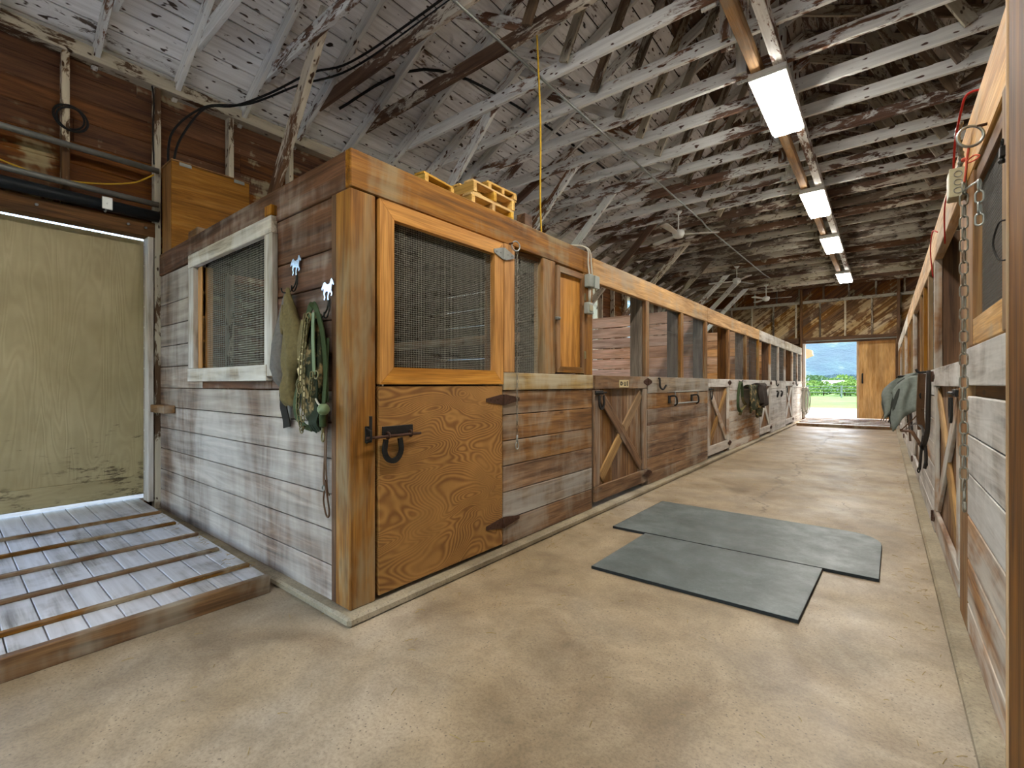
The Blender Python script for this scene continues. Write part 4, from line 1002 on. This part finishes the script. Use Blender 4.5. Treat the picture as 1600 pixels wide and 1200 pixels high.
def hang(levels, n=18, seed=0):
    """lumpy hanging cloth body: levels = (z, x centre, half width, depth, y offset)"""
    rnd = random.Random(seed); rings = []
    ph = rnd.uniform(0, 6)
    for i, (z, xc, hw, dp, yo) in enumerate(levels):
        ring = []
        for k in range(n):
            a = 2 * PI * k / n; f = 1 + .22 * math.sin(5 * a + ph + i * .5) * (1 if dp > .012 else .3)
            ring.append(V((xc + math.cos(a) * hw * (1 + .06 * math.sin(3 * a + i)), SY - .012 - dp + yo - math.sin(a) * dp * f * .95, z + .006 * math.sin(4 * a + i))))
        rings.append(ring)
    return loft(rings)
cb = empty('canvas_bag', (-2.95, SY - .06, 1.05)); tag(cb, 'olive canvas nose bag hanging from the upper horse hook', 'bag')
def lev(l):
    out = []
    for (a, b) in zip(l, l[1:]):
        for q in range(3): out.append(tuple(a[i] + (b[i] - a[i]) * q / 3 for i in range(5)))
    return out + [l[-1]]
obj('olive_body', hang(lev([(1.83, -2.885, .014, .008, -.02), (1.78, -2.87, .03, .016, -.02), (1.68, -2.82, .06, .03, -.015), (1.58, -2.775, .085, .045, -.01), (1.46, -2.76, .105, .05, 0), (1.37, -2.785, .09, .05, 0), (1.30, -2.82, .05, .04, 0), (1.22, -2.84, .06, .045, 0), (1.16, -2.835, .075, .045, 0), (1.12, -2.82, .05, .03, 0)]), 18, 3), 'olive', cb, True)
obj('grey_flap', hang(lev([(1.80, -2.90, .012, .01, -.02), (1.66, -2.925, .045, .02, -.02), (1.5, -2.955, .065, .025, -.03), (1.35, -2.975, .07, .03, -.02), (1.27, -2.965, .05, .03, -.01), (1.23, -2.95, .03, .02, 0)]), 16, 5), 'grey_cloth', cb, True)
obj('tip_fold', hang(lev([(1.72, -2.875, .01, .01, -.05), (1.66, -2.855, .035, .014, -.055), (1.6, -2.85, .03, .014, -.06), (1.55, -2.865, .012, .01, -.06)]), 12, 8), 'olive', cb, True)
obj('strap', strap(smooth_pts([(-3.0, SY - .03, 1.30), (-3.025, SY - .02, 1.2), (-2.99, SY - .03, 1.14), (-2.95, SY - .03, 1.12)], 5), .02, .005, (1, 0, 0)), 'dark_strap', cb)
obj('strap_end', strap(smooth_pts([(-2.935, SY - .03, 1.20), (-2.93, SY - .045, 1.12), (-2.925, SY - .03, 1.03), (-2.918, SY - .03, .985)], 5), .085, .006, (1, 0, 0)), 'dark_strap', cb)

cb.location.x += .065
ht = empty('rope_halter', (-2.53, SY - .06, .98)); tag(ht, 'bundle of green webbing halters on the lower horse hook', 'halter')
def band(name, pts, w, mat, t=.006, side=(1, 0, 0)): return obj(name, strap(smooth_pts(pts, 6), w, t, side), mat, ht)
yy = SY - .05
obj('folded_sheet', hang(lev([(1.64, -2.52, .03, .02, 0), (1.55, -2.525, .07, .03, 0), (1.42, -2.53, .1, .04, 0), (1.3, -2.54, .1, .045, 0), (1.16, -2.56, .1, .04, 0), (1.06, -2.54, .07, .03, 0), (1.0, -2.52, .03, .02, 0)]), 20, 11), 'camo', ht, True)
band('crown_strap', [(-2.62, yy, 1.38), (-2.60, yy - .01, 1.52), (-2.56, yy - .02, 1.62), (-2.50, yy - .03, 1.68), (-2.45, yy - .03, 1.66), (-2.42, yy - .01, 1.52), (-2.41, yy, 1.36), (-2.415, yy + .01, 1.15)], .04, 'green')
band('cheek_strap', [(-2.60, yy - .03, 1.36), (-2.575, yy - .045, 1.48), (-2.545, yy - .04, 1.6)], .095, 'olive')
band('nose_band', [(-2.66, yy - .0, 1.30), (-2.69, yy - .02, 1.18), (-2.67, yy - .03, 1.08), (-2.61, yy - .02, 1.02), (-2.55, yy - .01, 1.0)], .045, 'green')
band('throat_strap', [(-2.50, yy - .02, 1.62), (-2.48, yy - .03, 1.45), (-2.47, yy - .02, 1.25), (-2.48, yy - .02, 1.05), (-2.5, yy - .01, .985)], .035, 'dark_green')
band('side_strap', [(-2.64, yy + .01, 1.34), (-2.62, yy, 1.2), (-2.57, yy, 1.08), (-2.53, yy, 1.0)], .03, 'dark_green')
band('pale_pad', [(-2.585, yy - .05, 1.345), (-2.555, yy - .055, 1.29), (-2.535, yy - .05, 1.21), (-2.53, yy - .045, 1.17)], .045, 'cream', .014)
band('sage_strap', [(-2.47, yy - .035, 1.64), (-2.455, yy - .045, 1.5), (-2.45, yy - .04, 1.3)], .028, 'ball')
for k in range(5): band('tassel', [(-2.49 + .012 * k, yy - .02, 1.1), (-2.50 + .016 * k, yy - .04, 1.04), (-2.505 + .02 * k, yy - .02, .99 + .008 * (k % 3))], .02, 'dark_green')
fc = bpy.data.curves.new('printed_word', 'FONT'); fc.body = 'hur'; fc.size = .075; fc.extrude = .001; fc.materials.append(M['cream'])
fo = bpy.data.objects.new('printed_word', fc); wm = bpy.data.meshes.new_from_object(fo); bpy.data.objects.remove(fo)
put(bpy.data.objects.new('printed_word', wm), basis((-2.565, yy - .052, 1.37), (.28, 0, 1), (-1, 0, .28)), ht)
for z, x in ((1.62, -2.51), (1.3, -2.43), (1.25, -2.6)): obj('buckle', torus((x, yy - .04, z), (1, 0, 0), (0, 0, 1), .022, .005, 14, 6), 'brass', ht, True)

bc = empty('stud_chain', (-2.53, SY - .1, .96)); tag(bc, 'brass coloured chain looped over the green halters', 'chain')
bl = link_mesh(.042, .026, .0036, 'brass')
for pts in ([(-2.52, yy - .055, 1.62), (-2.535, yy - .07, 1.4), (-2.555, yy - .07, 1.2), (-2.60, yy - .06, 1.27)], [(-2.505, yy - .055, 1.60), (-2.51, yy - .07, 1.38), (-2.515, yy - .065, 1.2), (-2.54, yy - .06, 1.04)],
            [(-2.615, yy - .045, 1.26), (-2.605, yy - .055, 1.1), (-2.57, yy - .05, .985), (-2.54, yy - .05, 1.02)], [(-2.46, yy - .05, 1.3), (-2.475, yy - .055, 1.15)]):
    chain_links(bc, bl, pts, .034, (1, .4, 0))
gl = empty('lead_rope', (-2.40, SY - .06, 1.0)); tag(gl, 'green lead with a round knob and brass snap', 'lead')
obj('webbing', strap(smooth_pts([(-2.41, yy + .01, 1.5), (-2.405, yy, 1.3), (-2.41, yy - .01, 1.12), (-2.39, yy - .02, 1.08)], 5), .035, .006, (1, 0, 0)), 'green', gl)
obj('knob', sphere((-2.375, yy - .03, 1.115), .033, 14), 'ball', gl, True); obj('grip', tube([(-2.395, yy - .025, 1.10), (-2.39, yy - .025, 1.02)], .018, 8), 'green', gl, True)
obj('cord', tube(smooth_pts([(-2.455, yy - .03, 1.17), (-2.42, yy - .035, 1.145), (-2.385, yy - .035, 1.13)], 4), .005, 6), 'grey_cable', gl)
obj('snap', join(tube([(-2.39, yy - .025, 1.02), (-2.39, yy - .025, .99)], .008, 6), torus((-2.39, yy - .025, .965), (1, 0, 0), (0, 0, 1), .014, .004, 12, 6, .026)), 'brass', gl, True)
ls = empty('leather_strap', (-2.40, SY - .03, .5)); tag(ls, 'long thin brown leather strap looped below the green halters', 'strap')
ys = SY - .02
obj('strap', join(strap(smooth_pts([(-2.43, ys, 1.1), (-2.43, ys, .9), (-2.435, ys - .005, .75), (-2.44, ys, .68)], 5), .014, .005, (1, 0, 0)), strap(smooth_pts([(-2.41, ys, 1.1), (-2.412, ys - .004, .9), (-2.42, ys, .78), (-2.405, ys, .66), (-2.385, ys, .64)], 5), .012, .004, (1, 0, 0))), 'leather', ls)
obj('loop', tube(smooth_pts([(-2.43, ys - .005, .66), (-2.435, ys - .006, .60), (-2.41, ys - .006, .53), (-2.385, ys - .006, .52), (-2.378, ys - .006, .56), (-2.40, ys - .006, .64), (-2.42, ys - .006, .72)], 5), .005, 6), 'leather', ls, True)
obj('keeper', torus((-2.435, ys - .006, .672), (1, 0, 0), (0, 0, 1), .014, .004, 10, 6), 'dull_metal', ls, True)

for o_ in (ht, bc, gl): o_.location.x += .035

# ================================================================== TACK ON THE OPEN LEFT STALLS
gh = empty('rope_halter', (FX + .04, 9.75, .8)); tag(gh, 'green webbing halter hanging left of the camouflage blanket', 'halter')
obj('crown_strap', strap(smooth_pts([(FX + .03, 9.55, 1.02), (FX + .04, 9.6, 1.2), (FX + .04, 9.72, 1.29), (FX + .04, 9.8, 1.2), (FX + .035, 9.86, 1.0)], 6), .05, .012, (1, .3, 0)), 'green', gh)
obj('cheek_strap', strap(smooth_pts([(FX + .03, 9.55, 1.02), (FX + .04, 9.5, .9), (FX + .04, 9.52, .8), (FX + .05, 9.62, .72), (FX + .05, 9.72, .75)], 6), .05, .012, (1, .3, 0)), 'green', gh)
obj('nose_band', strap(smooth_pts([(FX + .035, 9.86, 1.0), (FX + .05, 9.9, .9), (FX + .06, 10.0, .85), (FX + .06, 9.9, .8), (FX + .05, 9.72, .75), (FX + .05, 9.6, .66)], 6), .05, .012, (1, .3, 0)), 'olive', gh)
obj('wall_hook', tube(smooth_pts([(FX + .006, 9.72, 1.31), (FX + .05, 9.72, 1.29), (FX + .07, 9.75, 1.32)], 4), .01, 6), 'iron', gh)
bkts = empty('horse_blanket', (FX + .16, 10.7, .6)); tag(bkts, 'camouflage horse blanket with dark fleece folded over a bar on the left stall', 'blanket')
def drape(yc, hw, zt, zl, x0, bulge, seed):
    def fn(u, v):
        y = yc + (u - .5) * 2 * hw * (.75 + .25 * math.sin(PI * min(1, v * 1.1)))
        s = v * 1.0; a = s * 2.2
        if v < .3: q = v / .3; x = x0 + bulge * math.sin(q * PI / 2); z = zt + .05 * math.sin(q * PI) - .02 * q
        else: q = (v - .3) / .7; x = x0 + bulge + .03 * math.sin(u * 17 + seed) * q + .02 * math.sin(u * 7 + q * 3 + seed); z = zt - .02 - q * zl * (1 + .12 * math.sin(u * 6 + seed))
        return (x, y, z)
    return fn
obj('camouflage_shell', sheet(drape(10.45, .55, 1.2, .45, FX + .01, .14, 1), 24, 18, .02), 'camo', bkts, True)
obj('fleece_layer', sheet(drape(10.95, .36, 1.235, .42, FX + .01, .2, 4), 18, 18, .03), 'camo_dark', bkts, True)
obj('hanging_tail', sheet(drape(10.85, .3, .86, .26, FX + .06, .1, 2), 16, 12, .02), 'camo', bkts, True)
hc = empty('hose_coil', (-2.12, 18.25, .2)); tag(hc, 'coiled grey hose hanging on the post at the far doorway', 'hose')
obj('loops', join(*[tube(disc_ring((-2.13 + .02 * (j % 3) + .012 * j, 18.3 + .03 * math.sin(j * 2.1), .70 + .03 * math.sin(j * 1.7)), V((math.cos(.5 + .22 * j), math.sin(.5 + .22 * j), 0)), V((0, 0, 1)), .15 + .02 * (j % 3), .40 + .02 * (j % 4), 24), .012, 6, True) for j in range(7)]), 'hose', hc, True)
obj('tie', join(tube([(-2.2, 18.3, 1.12), (-2.0, 18.3, 1.12)], .02, 6), tube([(-2.2, 18.3, 1.3), (-1.98, 18.3, 1.3)], .015, 6)), 'grey_cable', hc)

# ================================================================== TACK ON THE RIGHT ROW
lh = empty('leather_halter', (RX - .05, 5.35, .6)); tag(lh, 'brown and black leather halter hanging beside the right braced door', 'halter')
xh = RX - .05
obj('cheek_strap', strap(smooth_pts([(xh - .01, 5.40, 1.34), (xh - .015, 5.41, 1.2), (xh - .02, 5.43, 1.0), (xh - .01, 5.45, .85)], 6), .055, .012, (1, .4, 0)), 'leather', lh)
obj('padded_strap', tube(smooth_pts([(xh + .03, 5.28, 1.36), (xh + .025, 5.28, 1.1), (xh + .02, 5.3, .85), (xh + .0, 5.34, .72)], 6), .017, 8), 'dark_leather', lh, True)
obj('nose_band', strap(smooth_pts([(xh, 5.43, 1.04), (xh - .06, 5.5, .94), (xh - .12, 5.56, .86), (xh - .14, 5.56, .825), (xh - .08, 5.5, .825), (xh - .05, 5.46, .78), (xh - .01, 5.42, .70), (xh, 5.4, .69)], 6), .035, .009, (.4, 1, .4)), 'leather', lh)
obj('chin_strap', strap(smooth_pts([(xh - .1, 5.54, .85), (xh - .05, 5.47, .90), (xh - .01, 5.42, .87), (xh, 5.4, .80)], 6), .028, .008, (.4, 1, .4)), 'grey_cloth', lh)
obj('lead_end', join(tube(smooth_pts([(xh, 5.4, .80), (xh - .015, 5.4, .66), (xh - .02, 5.4, .58), (xh - .025, 5.42, .5)], 5), .011, 7), tube(smooth_pts([(xh + .01, 5.38, .72), (xh + .015, 5.36, .6), (xh + .005, 5.36, .52)], 5), .013, 7)), 'dark_leather', lh, True)
for c, r in (((xh - .005, 5.40, .71), .035), ((xh - .01, 5.43, 1.15), .03), ((xh + .015, 5.36, .56), .022), ((xh - .03, 5.42, .495), .02)): obj('buckle', torus(c, (.4, .9, 0), (0, 0, 1), r, .006, 14, 6), 'iron', lh, True)
obj('wall_hook', tube(smooth_pts([(RX, 5.36, 1.36), (xh - .03, 5.36, 1.35), (xh - .05, 5.36, 1.38)], 4), .01, 6), 'iron', lh)
sh = empty('draped_sheet', (.16, 6.9, .85)); tag(sh, 'grey green horse sheet draped over a bar on the right stalls', 'blanket')
def sfn(x_out, zt, drop, yo, seed):
    def fn(u, v):
        x = RX - .01 - u * x_out; a = (v - .5) * 2
        dz = drop * abs(a) ** 1.3 * (1 + .2 * u) + .05 * u * u
        y = 6.85 + yo + a * (.16 + .05 * u) + .025 * math.sin(u * 11 + v * 5 + seed)
        return (x + .015 * math.sin(v * 14 + seed), y, zt - dz - .13 * u ** 2.5)
    return fn
obj('outer_sheet', sheet(sfn(.32, 1.38, .3, 0, 0), 18, 20, .014), 'sheet_grey', sh, True)
obj('inner_fold', sheet(sfn(.24, 1.345, .36, -.1, 3), 16, 20, .016), 'sheet_grey', sh, True)
obj('lining', sheet(sfn(.27, 1.355, .31, -.03, 2), 14, 16, .01), 'sheet_dark', sh, True)
for y, x, z in ((6.72, .0, .98), (6.95, .04, .96), (6.66, .14, .95)): obj('tie_strap', strap(smooth_pts([(x + .03, y, z + .08), (x + .01, y, z), (x - .02, y, z - .1), (x - .04, y, z - .15)], 5), .03, .006, (0, 1, 0)), 'dark_leather', sh)
obj('bar', tube([(RX, 6.85, 1.345), (RX - .2, 6.85, 1.335)], .012, 8), 'iron', sh)
for j, (y, l) in enumerate(((7.9, .55), (8.6, .7), (9.4, .5))):
    h = obj('lead_strap', strap(smooth_pts([(RX - .03, y, 1.15), (RX - .05, y + .01, 1.15 - l * .4), (RX - .035, y, 1.15 - l)], 6), .05, .012, (.3, 1, 0)), ['dark_leather', 'leather', 'dark_strap'][j], None)
    tag(h, ['black strap hanging first past the draped sheet', 'long brown strap hanging second past the draped sheet', 'short dark strap hanging third past the draped sheet'][j], 'strap')

# ================================================================== STRAW ON THE FLOOR
rs = random.Random(4); parts = []
for _ in range(520):
    if rs.random() < .45: x, y, z = rs.choice([(-2.08 + rs.expovariate(6) * .3, rs.uniform(1.6, 12), .003), (.2 - rs.expovariate(6) * .3, rs.uniform(1.5, 10), .003)])
    elif rs.random() < .3: x, y, z = rs.uniform(-4.9, -3.0), 1.24 - rs.expovariate(5) * .4, .135
    else: x, y, z = rs.uniform(-2.7, .1), rs.uniform(.5, 8), .003
    a = rs.uniform(0, PI); l = rs.uniform(.015, .05)
    if -1.9 < x < 0 and 2.7 < y < 4.9: continue
    parts.append(tube([(x, y, z), (x + math.cos(a) * l * .5, y + math.sin(a) * l * .5, z + .003), (x + math.cos(a) * l, y + math.sin(a) * l, z + .001)], .0013, 3))
M['straw'] = plain('straw', 'a08a55', .85, 0, .2, 30)
sw = obj('straw', join(*parts), 'straw', None, origin=(0, 0, 0)); tag(sw, 'loose bits of straw scattered on the floor', 'straw', kind='stuff')

# ================================================================== OUTSIDE THE FAR DOOR
M['leaf'] = plain('bright_foliage', '7f9c45', .8, 0, .3, 3, .8); M['leaf2'] = plain('dull_foliage', '5f7d4c', .8, 0, .3, 2, .8); M['leaf3'] = plain('dark_conifer', '36503f', .85, 0, .3, 1, .8)
M['fence'] = plain('weathered_fence', '8f9384', .8); M['shed_wall'] = plain('pale_shed_wall', 'd2d0cb', .8); M['shed_roof'] = plain('grey_sheet_roof', 'b7bcc2', .5)
M['eave'] = plain('tan_fascia', 'd9b583', .7); M['bark'] = plain('bark', '5a4632', .9)
def clump(name, x, y, r, h, mat, lab, seed, cat='bush', grp=None):
    rn = random.Random(seed); e = empty(name, (x, y, GZ)); tag(e, lab, cat, grp)
    P = []
    for _ in range(420):
        a = rn.uniform(0, 2 * PI); u = rn.random() ** .5; zz = rn.random()
        rr = r * u * (math.sin(PI * (.12 + .85 * zz)) ** .6); c = V((x + math.cos(a) * rr, y + math.sin(a) * rr, GZ + .08 * h + zz * h * .95)); s = r * rn.uniform(.06, .13)
        n = V((rn.gauss(0, 1), rn.gauss(0, 1), rn.gauss(.6, 1))).normalized(); t = n.orthogonal().normalized(); b = n.cross(t)
        P.append(([tuple(c + t * s), tuple(c + b * s * .6), tuple(c - t * s), tuple(c - b * s * .6)], [[0, 1, 2, 3]]))
    obj('foliage', join(*P), mat, e)['kind'] = 'stuff'
    obj('trunk', tube([(x, y, GZ - .05), (x, y, GZ + h * .6)], .04 * h, 6), 'bark', e)
rn = random.Random(2)
def aimx(u, Y): a = (u - 800) / 728; dx, dy = -math.sin(TH) + math.cos(TH) * a, math.cos(TH) + math.sin(TH) * a; return dx / dy * Y
for j, u in enumerate((1255, 1262, 1270, 1278, 1287, 1313, 1320, 1329, 1338, 1347)):
    Y = 54 + rn.uniform(-2, 3); clump('hedge_bush', aimx(u, Y), Y, 1.1, rn.uniform(1.2, 1.5), 'leaf', ORD[j] + ' bright green hedge bush from the left across the field', 20 + j, grp='hedge bushes across the field')
for u, Y, r, h, m_, lab in ((1270, 150, 3.6, 3.4, 'leaf2', 'wider round tree left of the white shed'), (1281, 155, 3.4, 3.2, 'leaf2', 'round tree just left of the white shed'), (1317, 140, 3.2, 3.2, 'leaf', 'round light green tree right of the white shed'), (1294, 460, 7, 8, 'leaf3', 'dark far conifer clump above the white shed'), (1308, 470, 7, 9, 'leaf3', 'dark far conifer clump right of the shed roof'), (1333, 460, 8, 8, 'leaf3', 'dark far conifer clump toward the tan door')):
    clump('tree', aimx(u, Y), Y, r, h, m_, lab, int(u), 'tree')
wsx = aimx(1299, 95)
ws = empty('white_shed', (wsx, 95, GZ)); tag(ws, 'long low white shed beyond the hedge', 'shed')
obj('walls', boxvf(wsx - 1.4, wsx + 1.5, 95, 99, GZ, 1.3), 'shed_wall', ws); obj('roof', prism([(94.5, 1.3), (99.5, 1.3), (97, 1.85)], (wsx - 1.6, 0, 0), (0, 1, 0), (0, 0, 1), 3.3), 'shed_roof', ws)
fn_ = empty('field_fence', (aimx(1300, 48), 48, GZ)); tag(fn_, 'pale post and rail fence across the field', 'fence')
for j in range(9): 
    x = aimx(1300, 48) - 9 + j * 2.4; obj('post', boxvf(x, x + .12, 48, 48.12, GZ, GZ + 1.0), 'fence', fn_)
for z in (.5, .85, 1.15): obj('rail', boxvf(aimx(1300, 48) - 9, aimx(1300, 48) + 10.3, 47.96, 48.0, GZ + z * .8, GZ + z * .8 + .05), 'fence', fn_)
ex = aimx(1263, 24)
es = empty('lean_to', (ex - 1.2, 24, GZ)); tag(es, 'tan eave of a neighbouring building beside the far doorway', 'building')
obj('roof_edge', prism([(ex - 2.6, 3.85), (ex + .12, 2.72), (ex + .16, 2.5), (ex - .1, 2.38), (ex - 2.6, 3.2)], (0, 24.4, 0), (1, 0, 0), (0, 0, 1), .4), 'eave', es)
obj('wall', boxvf(ex - 2.6, ex - 1.1, 24.4, 30, GZ, 2.75), 'eave', es)
def mountain():
    k = NT('forested_mountain'); w = k.coords('World', (1, 1, 1.6)); n = k.noise(w, .012, 8, .62); f = k.noise(w, .08, 5, .7)
    c = k.ramp(n, [(.38, lin('203a35')), (.5, lin('38564c')), (.6, lin('a5ae9c'))]); c = k.mix(.6, c, k.ramp(f, [(.3, (.5, .5, .5, 1)), (.65, (1.15, 1.15, 1.15, 1))]), 'MULTIPLY')
    k.bump(f, 1., 6.); return k.done(c, .95)
M['mountain'] = mountain()
from mathutils import noise as mn
vs_, fs = [], []; NX, NY = 80, 26
for i in range(NX + 1):
    for j in range(NY + 1):
        x = -1400 + 2600 * i / NX; y = 700 + 700 * j / NY; q = j / NY
        h = (310 + 60 * mn.noise(V((x * .0016, 3, 0)))) * (q ** .8) + 60 * q * mn.fractal(V((x * .005, y * .007, 1)), .8, 2, 5)
        vs_.append((x, y, GZ - 1 + max(0, h)))
for i in range(NX):
    for j in range(NY): a = i * (NY + 1) + j; fs.append([a, a + NY + 1, a + NY + 2, a + 1])
mt = obj('mountain', (vs_, fs), 'mountain', None, True, origin=(0, 900, 0)); tag(mt, 'hazy blue forested mountain filling the far doorway', 'mountain', kind='structure')
# haze lying between the field and the mountain
hz = bpy.data.materials.new('valley_haze'); hz.use_nodes = True; t_ = hz.node_tree; t_.nodes.remove(t_.nodes['Principled BSDF'])
vsn = t_.nodes.new('ShaderNodeVolumeScatter'); vsn.inputs['Color'].default_value = (.34, .6, 1, 1); vsn.inputs['Density'].default_value = .0006
t_.links.new(vsn.outputs[0], t_.nodes['Material Output'].inputs['Volume'])
h_ = obj('valley_haze', boxvf(-1300, 1100, 200, 690, .2, 400, .01), hz, None, origin=(0, 200, 0)); tag(h_, 'thin blue haze lying before the mountain', 'haze', kind='stuff')
